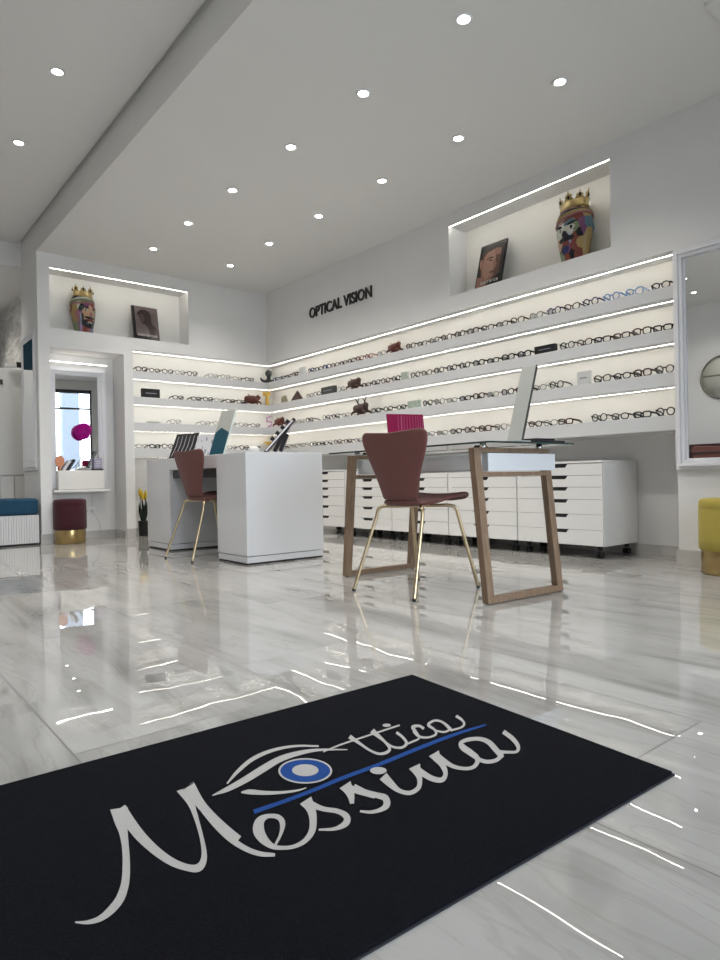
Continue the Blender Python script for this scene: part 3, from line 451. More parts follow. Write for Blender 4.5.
# mat print outlines, tenths of millimetres on the mat
STROKES=[["w",[[2468,9267],[2488,9243],[2507,9218],[2527,9193],[2547,9169],[2569,9146],[2593,9127],[2617,9111],[2642,9097],[2668,9085],[2695,9076],[2724,9070],[2753,9068],[2784,9070],[2816,9077],[2848,9086],[2880,9099],[2913,9114],[2944,9132],[2976,9152],[3007,9174],[3039,9200],[3072,9230],[3105,9264],[3138,9304],[3171,9348],[3203,9397],[3234,9450],[3266,9506],[3297,9565],[3328,9628],[3358,9695],[3388,9767],[3418,9841],[3447,9917],[3475,9995],[3503,10072],[3531,10152],[3559,10236],[3586,10321],[3614,10406],[3640,10490],[3667,10573],[3692,10655],[3718,10737],[3742,10817],[3767,10897],[3791,10975],[3816,11053],[3841,11131],[3865,11207],[3889,11280],[3912,11350],[3935,11417],[3959,11482],[3984,11549],[4011,11618],[4038,11689],[4067,11762],[4097,11838],[4127,11915]],[[2477,9299],[2500,9283],[2522,9267],[2544,9251],[2567,9236],[2589,9224],[2611,9214],[2635,9207],[2659,9202],[2684,9198],[2709,9197],[2734,9199],[2759,9204],[2784,9214],[2811,9227],[2839,9244],[2868,9263],[2896,9284],[2924,9306],[2953,9329],[2980,9352],[3008,9377],[3034,9403],[3060,9432],[3086,9464],[3113,9501],[3140,9542],[3168,9586],[3196,9635],[3224,9686],[3251,9741],[3278,9799],[3305,9863],[3332,9931],[3360,10002],[3387,10077],[3415,10152],[3442,10228],[3470,10306],[3497,10387],[3524,10469],[3550,10551],[3574,10632],[3597,10711],[3618,10790],[3638,10869],[3657,10947],[3675,11025],[3691,11101],[3705,11174],[3716,11246],[3726,11318],[3736,11392],[3747,11471],[3760,11554],[3775,11637],[3790,11720],[3805,11802],[3819,11884],[3834,11964],[3848,12046]]],["w",[[3886,11903],[3880,11784],[3874,11665],[3868,11548],[3862,11432],[3858,11319],[3854,11211],[3852,11111],[3850,11016],[3848,10923],[3848,10831],[3849,10738],[3853,10644],[3858,10548],[3864,10452],[3872,10355],[3881,10261],[3891,10171],[3902,10086],[3914,10007],[3926,9930],[3939,9857],[3953,9787],[3969,9721],[3986,9658],[4005,9599],[4027,9543],[4049,9492],[4072,9444],[4095,9401],[4116,9363],[4137,9329],[4157,9297],[4178,9268],[4201,9245],[4228,9228],[4258,9221],[4292,9226],[4327,9244],[4359,9269],[4389,9300],[4417,9334],[4444,9371],[4471,9411],[4496,9455],[4520,9503],[4543,9553],[4567,9608],[4591,9666],[4616,9730],[4642,9800],[4668,9874],[4695,9952],[4723,10034],[4751,10118],[4781,10207],[4812,10303],[4845,10403],[4877,10505],[4910,10607],[4943,10705],[4974,10799],[5004,10892],[5034,10984],[5065,11076],[5099,11170],[5137,11268],[5180,11372],[5227,11478],[5278,11587],[5330,11698],[5383,11811],[5436,11925]],[[4119,12035],[4107,11909],[4096,11785],[4085,11663],[4075,11546],[4066,11435],[4058,11329],[4051,11228],[4045,11132],[4040,11042],[4036,10954],[4033,10866],[4032,10776],[4032,10682],[4033,10585],[4035,10488],[4038,10393],[4043,10303],[4048,10219],[4055,10140],[4063,10064],[4073,9992],[4083,9925],[4094,9861],[4107,9802],[4121,9745],[4137,9690],[4155,9638],[4173,9591],[4191,9549],[4210,9513],[4229,9485],[4248,9462],[4266,9446],[4282,9436],[4297,9431],[4308,9430],[4317,9430],[4328,9432],[4342,9438],[4358,9450],[4377,9466],[4396,9487],[4415,9510],[4435,9538],[4455,9572],[4477,9611],[4501,9657],[4525,9708],[4550,9765],[4577,9829],[4604,9899],[4632,9973],[4661,10052],[4689,10134],[4718,10222],[4748,10315],[4779,10414],[4809,10515],[4838,10616],[4865,10713],[4891,10807],[4916,10898],[4939,10988],[4961,11079],[4980,11172],[4998,11269],[5012,11368],[5023,11470],[5032,11574],[5040,11681],[5048,11789],[5057,11900]]],["w",[[5465,11998],[5467,12008],[5472,12029],[5476,12051],[5183,11918],[5182,11905],[5177,11862],[5167,11779],[5153,11662],[5136,11524],[5119,11378],[5103,11235],[5090,11108],[5081,10996],[5073,10890],[5067,10790],[5062,10692],[5058,10595],[5054,10498],[5051,10397],[5048,10292],[5046,10189],[5045,10089],[5044,9997],[5045,9913],[5046,9839],[5049,9773],[5053,9714],[5057,9659],[5061,9605],[5065,9549]],[[5177,11860],[5178,11869],[5180,11889],[5182,11909],[5478,12061],[5475,12047],[5464,11995],[5442,11900],[5412,11773],[5378,11628],[5344,11478],[5314,11336],[5291,11214],[5274,11107],[5261,11005],[5251,10908],[5243,10811],[5235,10714],[5229,10616],[5223,10515],[5219,10412],[5216,10309],[5214,10210],[5213,10117],[5212,10034],[5212,9962],[5213,9899],[5214,9840],[5216,9783],[5218,9725],[5219,9665]]],["w",[[5111,11233],[5093,11066],[5073,10900],[5054,10736],[5036,10579],[5021,10432],[5009,10298],[5000,10177],[4993,10067],[4988,9965],[4986,9869],[4986,9779],[4988,9692],[4992,9610],[4999,9532],[5007,9459],[5018,9390],[5030,9325],[5043,9264],[5058,9206],[5074,9150],[5092,9098],[5112,9050],[5133,9005],[5157,8964],[5184,8927],[5214,8896],[5245,8869],[5277,8845],[5307,8821],[5337,8795]],[[5282,11325],[5257,11152],[5231,10979],[5206,10812],[5183,10653],[5164,10506],[5148,10373],[5136,10255],[5127,10146],[5120,10047],[5116,9954],[5113,9866],[5112,9782],[5113,9701],[5115,9625],[5120,9553],[5126,9485],[5134,9421],[5143,9360],[5155,9303],[5169,9250],[5184,9201],[5201,9154],[5219,9111],[5239,9071],[5260,9034],[5283,9001],[5309,8970],[5336,8939],[5363,8908],[5390,8875]]],["w",[[5528,9051],[5564,9081],[5601,9111],[5639,9143],[5677,9175],[5716,9210],[5756,9248],[5797,9288],[5840,9331],[5885,9378],[5928,9427],[5969,9479],[6005,9534],[6034,9589],[6055,9644],[6070,9698],[6077,9749],[6078,9796],[6072,9839],[6058,9877],[6037,9911],[6010,9939],[5982,9964],[5952,9985],[5922,10001],[5892,10014],[5859,10024],[5823,10029],[5784,10026],[5740,10012],[5691,9985],[5642,9943],[5595,9894],[5550,9839],[5509,9780],[5471,9717],[5439,9651],[5412,9583],[5394,9517],[5381,9455],[5373,9397],[5369,9343],[5367,9291],[5367,9241],[5371,9191],[5376,9143],[5385,9097],[5395,9054],[5408,9016],[5424,8983],[5443,8955],[5463,8932],[5484,8911],[5506,8892],[5529,8874],[5552,8856],[5576,8837],[5602,8819],[5630,8803],[5661,8790],[5693,8780],[5728,8773],[5766,8768],[5806,8766],[5849,8768],[5893,8774],[5937,8785],[5983,8802],[6031,8823],[6080,8849],[6130,8880],[6180,8917],[6231,8959],[6282,9010],[6333,9066],[6381,9126],[6427,9187],[6471,9247],[6512,9305],[6552,9362],[6589,9421],[6625,9480],[6658,9539],[6690,9596],[6721,9656],[6753,9719],[6782,9783],[6809,9843],[6833,9899],[6856,9949],[6880,10000]],[[5519,9103],[5556,9136],[5593,9168],[5630,9200],[5666,9232],[5701,9267],[5736,9305],[5771,9349],[5809,9398],[5845,9449],[5877,9498],[5903,9542],[5922,9577],[5935,9606],[5946,9634],[5954,9659],[5960,9684],[5963,9708],[5961,9731],[5956,9756],[5944,9785],[5926,9813],[5905,9837],[5882,9854],[5857,9860],[5832,9856],[5803,9844],[5775,9826],[5750,9804],[5729,9781],[5714,9761],[5701,9741],[5685,9713],[5667,9681],[5649,9647],[5633,9615],[5621,9589],[5610,9564],[5597,9534],[5582,9498],[5568,9457],[5555,9415],[5544,9372],[5534,9329],[5525,9283],[5518,9237],[5513,9192],[5511,9152],[5512,9116],[5517,9087],[5526,9060],[5538,9035],[5553,9013],[5571,8991],[5591,8970],[5611,8950],[5634,8931],[5658,8915],[5683,8901],[5711,8890],[5740,8884],[5773,8880],[5809,8880],[5847,8882],[5885,8889],[5924,8899],[5961,8913],[5999,8932],[6038,8956],[6078,8983],[6118,9014],[6156,9048],[6191,9083],[6225,9121],[6261,9166],[6298,9216],[6335,9269],[6370,9324],[6402,9376],[6429,9424],[6453,9470],[6474,9516],[6494,9561],[6511,9607],[6525,9650],[6535,9689],[6541,9726],[6545,9766],[6550,9809],[6557,9859],[6565,9910]]],["w",[[6604,9767],[6622,9712],[6639,9655],[6657,9598],[6675,9542],[6695,9486],[6717,9434],[6743,9385],[6772,9341],[6802,9300],[6829,9262],[6851,9224],[6866,9187],[6874,9149],[6879,9108],[6879,9070],[6876,9035],[6870,9007],[6864,8989],[6857,8975],[6848,8961],[6838,8948],[6827,8936],[6815,8925],[6799,8913],[6775,8900],[6740,8885],[6698,8872],[6655,8862],[6611,8858],[6569,8860],[6530,8871],[6491,8890],[6452,8915],[6413,8943],[6373,8971],[6333,8997]],[[6789,9942],[6796,9873],[6802,9803],[6807,9735],[6813,9670],[6822,9610],[6835,9556],[6854,9510],[6880,9467],[6909,9427],[6938,9387],[6965,9347],[6986,9304],[7001,9260],[7014,9217],[7023,9173],[7027,9127],[7024,9078],[7012,9025],[6989,8968],[6958,8913],[6919,8860],[6874,8813],[6826,8775],[6776,8748],[6730,8734],[6685,8729],[6640,8731],[6597,8738],[6555,8750],[6515,8766],[6476,8788],[6439,8815],[6403,8847],[6368,8881],[6333,8914],[6298,8945]]],["w",[[7320,9264],[7351,9299],[7382,9335],[7415,9372],[7449,9411],[7483,9452],[7516,9496],[7547,9539],[7575,9581],[7601,9622],[7626,9663],[7649,9702],[7674,9743],[7699,9787],[7724,9831],[7748,9874],[7771,9915],[7793,9953],[7816,9991]],[[7255,9299],[7278,9340],[7302,9381],[7325,9422],[7346,9461],[7365,9497],[7380,9529],[7393,9559],[7404,9588],[7415,9618],[7425,9648],[7435,9679],[7443,9710],[7450,9739],[7454,9767],[7459,9797],[7464,9830],[7470,9865],[7477,9901]]],["w",[[7511,9743],[7534,9673],[7555,9604],[7578,9532],[7603,9458],[7630,9382],[7659,9305],[7688,9228],[7716,9152]],[[7726,9926],[7729,9836],[7729,9748],[7732,9663],[7743,9582],[7764,9504],[7792,9428],[7824,9352],[7854,9277]]],["w",[[7661,9726],[7664,9673],[7666,9620],[7668,9566],[7671,9513],[7676,9461],[7682,9411],[7691,9363],[7703,9319],[7715,9277],[7728,9238],[7740,9200],[7750,9163],[7761,9125],[7773,9090],[7784,9059],[7790,9031],[7791,9011],[7789,8999],[7784,8989],[7774,8970],[7758,8948],[7741,8925],[7726,8907],[7717,8897],[7710,8889],[7694,8877],[7672,8864],[7644,8852],[7613,8842],[7582,8835],[7551,8833],[7518,8834],[7485,8838],[7452,8846],[7421,8856],[7393,8869],[7367,8885],[7344,8905],[7321,8929],[7299,8954],[7276,8981],[7253,9005]],[[7808,9837],[7810,9782],[7811,9727],[7813,9673],[7815,9621],[7819,9572],[7825,9527],[7834,9486],[7847,9446],[7861,9408],[7876,9371],[7891,9334],[7905,9300],[7919,9269],[7936,9241],[7954,9212],[7969,9179],[7979,9138],[7975,9084],[7954,9022],[7924,8962],[7887,8906],[7846,8853],[7801,8806],[7752,8764],[7702,8732],[7656,8714],[7616,8705],[7580,8703],[7546,8704],[7514,8707],[7481,8712],[7447,8720],[7413,8730],[7381,8743],[7350,8759],[7322,8779],[7297,8802],[7275,8829],[7256,8859],[7238,8889],[7220,8920],[7201,8949]]],["w",[[8289,9659],[8276,9599],[8262,9538],[8248,9477],[8235,9416],[8223,9357],[8214,9301],[8207,9250],[8201,9200],[8197,9150],[8195,9101],[8196,9053],[8201,9009],[8209,8968],[8220,8928],[8234,8890],[8252,8855],[8276,8826],[8308,8806],[8347,8796],[8393,8793],[8444,8798],[8497,8809],[8551,8825],[8606,8848],[8664,8881],[8720,8923],[8774,8968],[8823,9013],[8868,9057],[8911,9098],[8952,9141],[8992,9184],[9027,9227],[9060,9268],[9092,9306],[9127,9346],[9166,9392],[9209,9441],[9253,9491],[9296,9540],[9339,9589],[9382,9637]],[[8579,9784],[8553,9716],[8526,9648],[8500,9582],[8475,9519],[8452,9459],[8431,9401],[8410,9343],[8388,9286],[8368,9233],[8351,9185],[8340,9141],[8335,9102],[8338,9065],[8345,9029],[8358,8997],[8374,8971],[8394,8951],[8415,8938],[8442,8931],[8475,8929],[8514,8933],[8555,8941],[8594,8954],[8627,8968],[8656,8985],[8687,9010],[8723,9042],[8760,9078],[8796,9117],[8828,9154],[8852,9184],[8870,9211],[8887,9240],[8904,9272],[8923,9309],[8942,9350],[8960,9390],[8976,9431],[8992,9474],[9009,9520],[9026,9568],[9044,9616]]],["w",[[9042,9498],[9036,9453],[9029,9410],[9022,9365],[9016,9319],[9010,9271],[9005,9223],[9001,9172],[8996,9118],[8991,9063],[8989,9008],[8991,8956],[8998,8911],[9010,8873],[9025,8837],[9045,8805],[9069,8779],[9101,8761],[9144,8754],[9198,8764],[9255,8787],[9314,8820],[9371,8859],[9428,8902],[9484,8950],[9540,9005],[9595,9065],[9648,9129],[9699,9194],[9746,9256],[9788,9315],[9825,9374],[9853,9430],[9875,9478],[9893,9520],[9911,9555],[9932,9587],[9959,9621],[9990,9657],[10025,9694],[10063,9734],[10104,9778],[10144,9822]],[[9294,9631],[9279,9580],[9264,9530],[9250,9482],[9237,9435],[9225,9389],[9215,9341],[9205,9288],[9196,9233],[9189,9178],[9184,9126],[9182,9081],[9184,9043],[9191,9010],[9201,8978],[9213,8950],[9228,8930],[9243,8918],[9255,8913],[9267,8914],[9288,8920],[9317,8934],[9350,8954],[9385,8980],[9415,9006],[9444,9039],[9476,9082],[9511,9133],[9544,9187],[9575,9240],[9600,9285],[9617,9319],[9630,9351],[9643,9386],[9655,9425],[9669,9469],[9687,9518],[9705,9565],[9721,9609],[9735,9651],[9748,9689],[9758,9725],[9769,9761]]],["w",[[9763,9638],[9760,9595],[9756,9554],[9752,9511],[9749,9467],[9745,9421],[9742,9372],[9737,9319],[9730,9261],[9723,9199],[9718,9136],[9718,9077],[9724,9023],[9738,8974],[9756,8929],[9780,8887],[9806,8850],[9834,8818],[9863,8791],[9894,8770],[9927,8753],[9964,8741],[10005,8734],[10050,8734],[10101,8743],[10159,8761],[10223,8787],[10291,8822],[10361,8864],[10433,8916],[10504,8981],[10560,9052],[10598,9118],[10626,9179],[10647,9237],[10666,9291],[10685,9343],[10705,9398],[10723,9456],[10738,9511],[10751,9561],[10764,9602],[10775,9634],[10785,9662],[10794,9685],[10798,9701],[10796,9707],[10790,9708],[10787,9710],[10801,9717],[10828,9723],[10861,9726],[10897,9724],[10934,9719],[10970,9710],[11008,9698],[11049,9683],[11089,9663],[11126,9640],[11157,9613],[11178,9583],[11191,9548],[11198,9510],[11199,9468],[11195,9424],[11185,9379],[11171,9333],[11151,9284],[11122,9230],[11087,9171],[11048,9108],[11008,9044],[10972,8983],[10940,8926],[10910,8872],[10880,8818],[10849,8764],[10819,8710],[10789,8656]],[[10064,9798],[10045,9745],[10025,9693],[10006,9643],[9987,9593],[9970,9541],[9953,9486],[9935,9423],[9915,9357],[9896,9291],[9881,9228],[9872,9169],[9869,9118],[9875,9072],[9887,9027],[9904,8985],[9926,8948],[9950,8917],[9976,8892],[10004,8874],[10034,8862],[10066,8855],[10100,8853],[10133,8857],[10165,8866],[10201,8881],[10244,8903],[10289,8929],[10329,8958],[10359,8983],[10372,8998],[10380,9013],[10391,9042],[10402,9082],[10412,9128],[10424,9179],[10438,9230],[10451,9278],[10463,9327],[10475,9379],[10489,9433],[10507,9489],[10533,9545],[10564,9597],[10600,9647],[10643,9698],[10696,9750],[10758,9800],[10823,9837],[10880,9859],[10930,9870],[10979,9875],[11027,9876],[11074,9872],[11117,9863],[11160,9850],[11204,9832],[11247,9809],[11288,9782],[11324,9752],[11352,9718],[11374,9681],[11392,9641],[11403,9598],[11409,9549],[11406,9497],[11395,9438],[11373,9373],[11341,9303],[11303,9234],[11264,9166],[11225,9102],[11188,9041],[11150,8981],[11110,8921],[11070,8863],[11030,8806],[10990,8750],[10952,8694]]],["w",[[10359,8978],[10361,8938],[10361,8895],[10361,8851],[10364,8808],[10372,8767],[10390,8731],[10416,8702],[10449,8677],[10487,8656],[10528,8640],[10573,8628],[10620,8623],[10673,8626],[10731,8637],[10791,8653],[10851,8675],[10909,8700],[10970,8733],[11034,8782],[11082,8833],[11108,8873],[11124,8904],[11136,8927],[11150,8950]],[[10516,9075],[10518,9032],[10518,8987],[10518,8944],[10520,8905],[10526,8871],[10539,8844],[10560,8820],[10588,8798],[10621,8779],[10658,8765],[10695,8756],[10730,8753],[10766,8757],[10807,8768],[10851,8783],[10893,8801],[10928,8819],[10945,8828],[10940,8824],[10939,8822],[10949,8835],[10964,8859],[10985,8891],[11007,8922]]],["w",[[10990,8845],[11011,8825],[11033,8805],[11054,8785],[11076,8765],[11099,8745],[11123,8726],[11147,8705],[11171,8682],[11197,8658],[11225,8637],[11258,8622],[11299,8617],[11350,8626],[11406,8646],[11465,8676],[11525,8713],[11583,8756],[11640,8804],[11693,8857],[11745,8914],[11794,8976],[11842,9040],[11886,9106],[11928,9173],[11966,9241],[11999,9311],[12028,9381],[12056,9451],[12084,9520],[12113,9589]],[[11127,8950],[11145,8926],[11162,8903],[11179,8879],[11196,8856],[11215,8834],[11236,8813],[11259,8791],[11282,8766],[11306,8742],[11331,8723],[11357,8713],[11379,8712],[11399,8718],[11422,8730],[11446,8746],[11473,8767],[11502,8793],[11529,8820],[11559,8854],[11593,8896],[11629,8944],[11665,8998],[11700,9054],[11732,9109],[11762,9166],[11789,9227],[11816,9291],[11843,9359],[11870,9428],[11899,9498]]],["w",[[8202,11413],[8356,11429],[8512,11444],[8691,11454],[8899,11453],[9133,11446],[9402,11436],[9722,11426],[10084,11414],[10457,11402]],[[8232,11475],[8389,11495],[8550,11516],[8734,11530],[8945,11531],[9180,11523],[9451,11515],[9775,11505],[10140,11494],[10515,11483]]],["w",[[9073,11651],[9068,11581],[9063,11510],[9058,11441],[9053,11372],[9048,11303],[9041,11235],[9032,11165],[9021,11094],[9010,11023],[8999,10953],[8990,10885],[8985,10823],[8983,10763],[8981,10705],[8982,10650],[8986,10599],[8995,10553],[9010,10515],[9034,10486],[9063,10464],[9098,10449],[9135,10441],[9173,10438],[9211,10442],[9249,10453],[9291,10471],[9336,10498],[9384,10537],[9430,10586],[9473,10642],[9508,10704],[9540,10770],[9568,10840],[9597,10916],[9626,10995],[9658,11078],[9692,11168],[9728,11266],[9766,11369],[9805,11476],[9844,11585],[9884,11692]],[[9248,11781],[9231,11700],[9213,11620],[9196,11540],[9179,11462],[9162,11384],[9147,11308],[9131,11232],[9114,11156],[9099,11081],[9085,11011],[9074,10944],[9068,10884],[9065,10826],[9065,10770],[9067,10719],[9073,10673],[9083,10635],[9098,10606],[9119,10585],[9147,10571],[9180,10562],[9215,10559],[9248,10561],[9278,10566],[9303,10573],[9326,10582],[9345,10592],[9361,10604],[9377,10620],[9397,10645],[9421,10683],[9447,10736],[9475,10801],[9504,10873],[9533,10951],[9563,11032],[9593,11118],[9623,11211],[9654,11309],[9685,11411],[9716,11515],[9748,11618]]],["w",[[9653,11559],[9637,11476],[9622,11393],[9608,11310],[9593,11229],[9578,11149],[9563,11072],[9546,10995],[9526,10917],[9506,10840],[9488,10766],[9476,10697],[9472,10636],[9478,10583],[9489,10537],[9507,10497],[9529,10464],[9555,10438],[9586,10421],[9623,10414],[9668,10416],[9717,10427],[9771,10447],[9827,10478],[9888,10526],[9942,10588],[9982,10651],[10016,10715],[10045,10779],[10071,10840],[10095,10898],[10116,10952],[10133,11006],[10148,11058],[10161,11108],[10173,11157],[10187,11207]],[[9791,11651],[9767,11560],[9742,11470],[9718,11381],[9694,11293],[9672,11209],[9652,11127],[9631,11046],[9609,10966],[9589,10889],[9573,10818],[9563,10756],[9560,10703],[9566,10658],[9578,10617],[9595,10582],[9616,10555],[9641,10535],[9666,10523],[9696,10519],[9732,10523],[9770,10534],[9807,10549],[9837,10567],[9853,10579],[9868,10596],[9892,10633],[9920,10684],[9948,10741],[9974,10799],[9996,10852],[10014,10899],[10027,10945],[10038,10991],[10047,11038],[10057,11086],[10069,11135]]],["w",[[9755,10490],[9798,10491],[9842,10491],[9886,10491],[9931,10492],[9975,10493],[10019,10497],[10061,10499],[10104,10500],[10148,10503],[10193,10509],[10243,10526],[10301,10562],[10358,10619],[10404,10682],[10445,10747],[10482,10812],[10515,10871],[10547,10923],[10578,10975],[10606,11028],[10630,11073],[10649,11106],[10652,11110],[10619,11082],[10612,11079],[10636,11082],[10667,11078],[10697,11069],[10722,11056],[10737,11041],[10742,11023],[10738,10999],[10730,10968],[10717,10933],[10704,10894],[10694,10858]],[[9810,10572],[9854,10572],[9899,10573],[9943,10573],[9987,10574],[10031,10576],[10074,10579],[10118,10582],[10161,10582],[10202,10583],[10240,10589],[10271,10599],[10289,10610],[10305,10629],[10330,10668],[10358,10721],[10386,10779],[10414,10839],[10442,10892],[10464,10936],[10483,10980],[10503,11026],[10527,11075],[10568,11135],[10649,11208],[10712,11232],[10752,11229],[10785,11215],[10814,11195],[10837,11171],[10853,11144],[10859,11112],[10856,11075],[10847,11037],[10837,11000],[10828,10966],[10821,10934]]],["w",[[10421,10936],[10399,10883],[10373,10828],[10346,10770],[10321,10712],[10303,10655],[10296,10604],[10303,10561],[10320,10525],[10343,10493],[10371,10467],[10403,10445],[10436,10428],[10473,10416],[10516,10408],[10563,10405],[10612,10407],[10661,10416],[10713,10436],[10768,10472],[10819,10518],[10860,10567],[10894,10615],[10923,10663],[10952,10713],[10977,10770],[10994,10830],[11008,10889],[11023,10942],[11038,10978],[11034,10975],[11034,10973],[11070,10992],[11121,11011],[11175,11025],[11224,11031],[11260,11030],[11285,11019],[11305,10999],[11319,10972],[11328,10938],[11330,10899],[11326,10858],[11313,10811],[11290,10754],[11260,10691],[11229,10628],[11199,10568],[11175,10517],[11158,10478],[11146,10447],[11135,10420],[11126,10394],[11115,10367],[11104,10339]],[[10546,10988],[10517,10929],[10485,10869],[10456,10813],[10431,10762],[10414,10719],[10406,10681],[10407,10646],[10417,10611],[10433,10578],[10455,10550],[10481,10526],[10510,10509],[10543,10499],[10584,10493],[10629,10493],[10673,10498],[10713,10507],[10741,10518],[10755,10528],[10770,10542],[10791,10567],[10814,10600],[10838,10638],[10858,10675],[10872,10713],[10881,10761],[10889,10815],[10900,10872],[10921,10933],[10979,11014],[11061,11077],[11129,11109],[11194,11129],[11256,11139],[11310,11142],[11354,11135],[11386,11119],[11409,11093],[11425,11060],[11435,11020],[11439,10977],[11437,10929],[11427,10875],[11408,10813],[11384,10748],[11359,10685],[11334,10627],[11313,10578],[11293,10537],[11274,10500],[11255,10467],[11236,10437],[11218,10408],[11200,10377]]],["w",[[10824,10622],[10846,10562],[10866,10498],[10889,10440],[10923,10398],[10973,10382],[11031,10385],[11087,10395],[11141,10401]],[[10914,10696],[10935,10634],[10954,10570],[10976,10514],[11006,10479],[11045,10468],[11094,10474],[11152,10488],[11210,10498]]],["w",[[11120,10356],[11169,10348],[11220,10338],[11271,10328],[11322,10320],[11371,10315],[11419,10316],[11465,10323],[11511,10334],[11556,10351],[11602,10372],[11648,10400],[11696,10435],[11742,10477],[11782,10522],[11816,10567],[11845,10611],[11872,10656],[11897,10700],[11920,10747],[11941,10795],[11958,10843],[11975,10891],[11992,10937],[12009,10984]],[[11195,10440],[11245,10432],[11296,10422],[11347,10412],[11396,10404],[11443,10400],[11486,10402],[11525,10409],[11561,10419],[11594,10432],[11622,10447],[11646,10463],[11664,10477],[11680,10493],[11698,10514],[11718,10543],[11739,10577],[11759,10613],[11777,10650],[11792,10686],[11805,10724],[11816,10765],[11827,10808],[11838,10852],[11850,10897]]],["w",[[5926,11486],[5991,11533],[6056,11582],[6121,11630],[6188,11678],[6256,11726],[6329,11774],[6408,11825],[6492,11878],[6578,11932],[6666,11983],[6754,12029],[6842,12067],[6931,12098],[7022,12125],[7115,12146],[7207,12162],[7299,12172],[7389,12175],[7476,12171],[7563,12161],[7648,12144],[7731,12121],[7811,12092],[7888,12057],[7961,12013],[8029,11960],[8095,11900],[8159,11837],[8223,11775],[8289,11715]],[[5929,11538],[5994,11598],[6059,11659],[6126,11722],[6196,11785],[6269,11848],[6347,11909],[6429,11969],[6516,12031],[6607,12092],[6702,12150],[6798,12202],[6894,12245],[6989,12277],[7085,12302],[7181,12320],[7276,12330],[7369,12333],[7460,12329],[7548,12318],[7634,12300],[7717,12274],[7799,12242],[7877,12204],[7953,12161],[8025,12110],[8092,12052],[8156,11987],[8219,11921],[8281,11855],[8344,11791]]],["w",[[5490,11248],[5539,11240],[5587,11229],[5635,11219],[5686,11210],[5740,11205],[5800,11205],[5864,11211],[5934,11221],[6006,11234],[6082,11250],[6159,11269],[6237,11289],[6318,11311],[6400,11338],[6484,11366],[6569,11396],[6653,11425],[6738,11455],[6825,11486],[6913,11519],[7000,11553],[7087,11584],[7171,11611],[7255,11630],[7338,11643],[7422,11650],[7505,11652],[7588,11651],[7669,11645],[7749,11637],[7825,11628],[7897,11616],[7967,11601],[8037,11581],[8109,11554],[8183,11518],[8261,11472],[8340,11416],[8420,11354],[8501,11287],[8582,11221],[8663,11158]],[[5501,11286],[5558,11304],[5615,11322],[5672,11340],[5731,11358],[5791,11377],[5855,11398],[5924,11420],[5996,11443],[6072,11467],[6149,11492],[6229,11518],[6309,11546],[6390,11576],[6473,11609],[6560,11644],[6648,11679],[6737,11713],[6825,11744],[6912,11774],[7000,11804],[7090,11834],[7181,11861],[7272,11882],[7362,11895],[7450,11901],[7537,11899],[7621,11891],[7704,11878],[7783,11860],[7859,11840],[7931,11816],[7998,11788],[8062,11757],[8125,11720],[8190,11677],[8257,11627],[8329,11568],[8401,11499],[8475,11426],[8549,11349],[8622,11272],[8695,11199]]],["w",[[5950,10981],[5966,10956],[5981,10931],[5995,10906],[6010,10881],[6027,10856],[6049,10828],[6075,10798],[6105,10765],[6138,10729],[6175,10692],[6213,10656],[6253,10622],[6295,10588],[6340,10555],[6387,10523],[6434,10492],[6482,10463],[6528,10436],[6574,10412],[6620,10390],[6666,10370],[6712,10352],[6755,10336],[6795,10324],[6832,10316],[6866,10313],[6897,10312],[6927,10313],[6957,10313],[6988,10313]],[[5977,11035],[6005,11033],[6032,11033],[6060,11033],[6089,11030],[6119,11020],[6150,11001],[6181,10971],[6211,10932],[6241,10888],[6271,10843],[6302,10798],[6336,10757],[6373,10717],[6413,10677],[6455,10637],[6498,10599],[6541,10563],[6583,10531],[6625,10502],[6669,10475],[6713,10451],[6755,10430],[6796,10411],[6833,10394],[6866,10381],[6896,10372],[6923,10366],[6950,10360],[6977,10355],[7006,10348]]],["b",[[5753,10148],[5942,10138],[6136,10129],[6338,10120],[6549,10112],[6770,10106],[7000,10103],[7234,10109],[7476,10121],[7740,10126],[8037,10119],[8360,10106],[8693,10092]],[[5808,10296],[5997,10278],[6190,10261],[6391,10247],[6604,10239],[6828,10234],[7060,10234],[7295,10242],[7542,10255],[7811,10262],[8115,10257],[8444,10246],[8783,10234]]],["b",[[8698,10094],[9123,10105],[9567,10118],[9989,10125],[10367,10127],[10716,10124],[11052,10114],[11372,10094],[11676,10067],[11987,10040]],[[8786,10242],[9217,10253],[9666,10265],[10094,10272],[10476,10270],[10827,10262],[11161,10243],[11473,10207],[11763,10160],[12057,10112]]]]
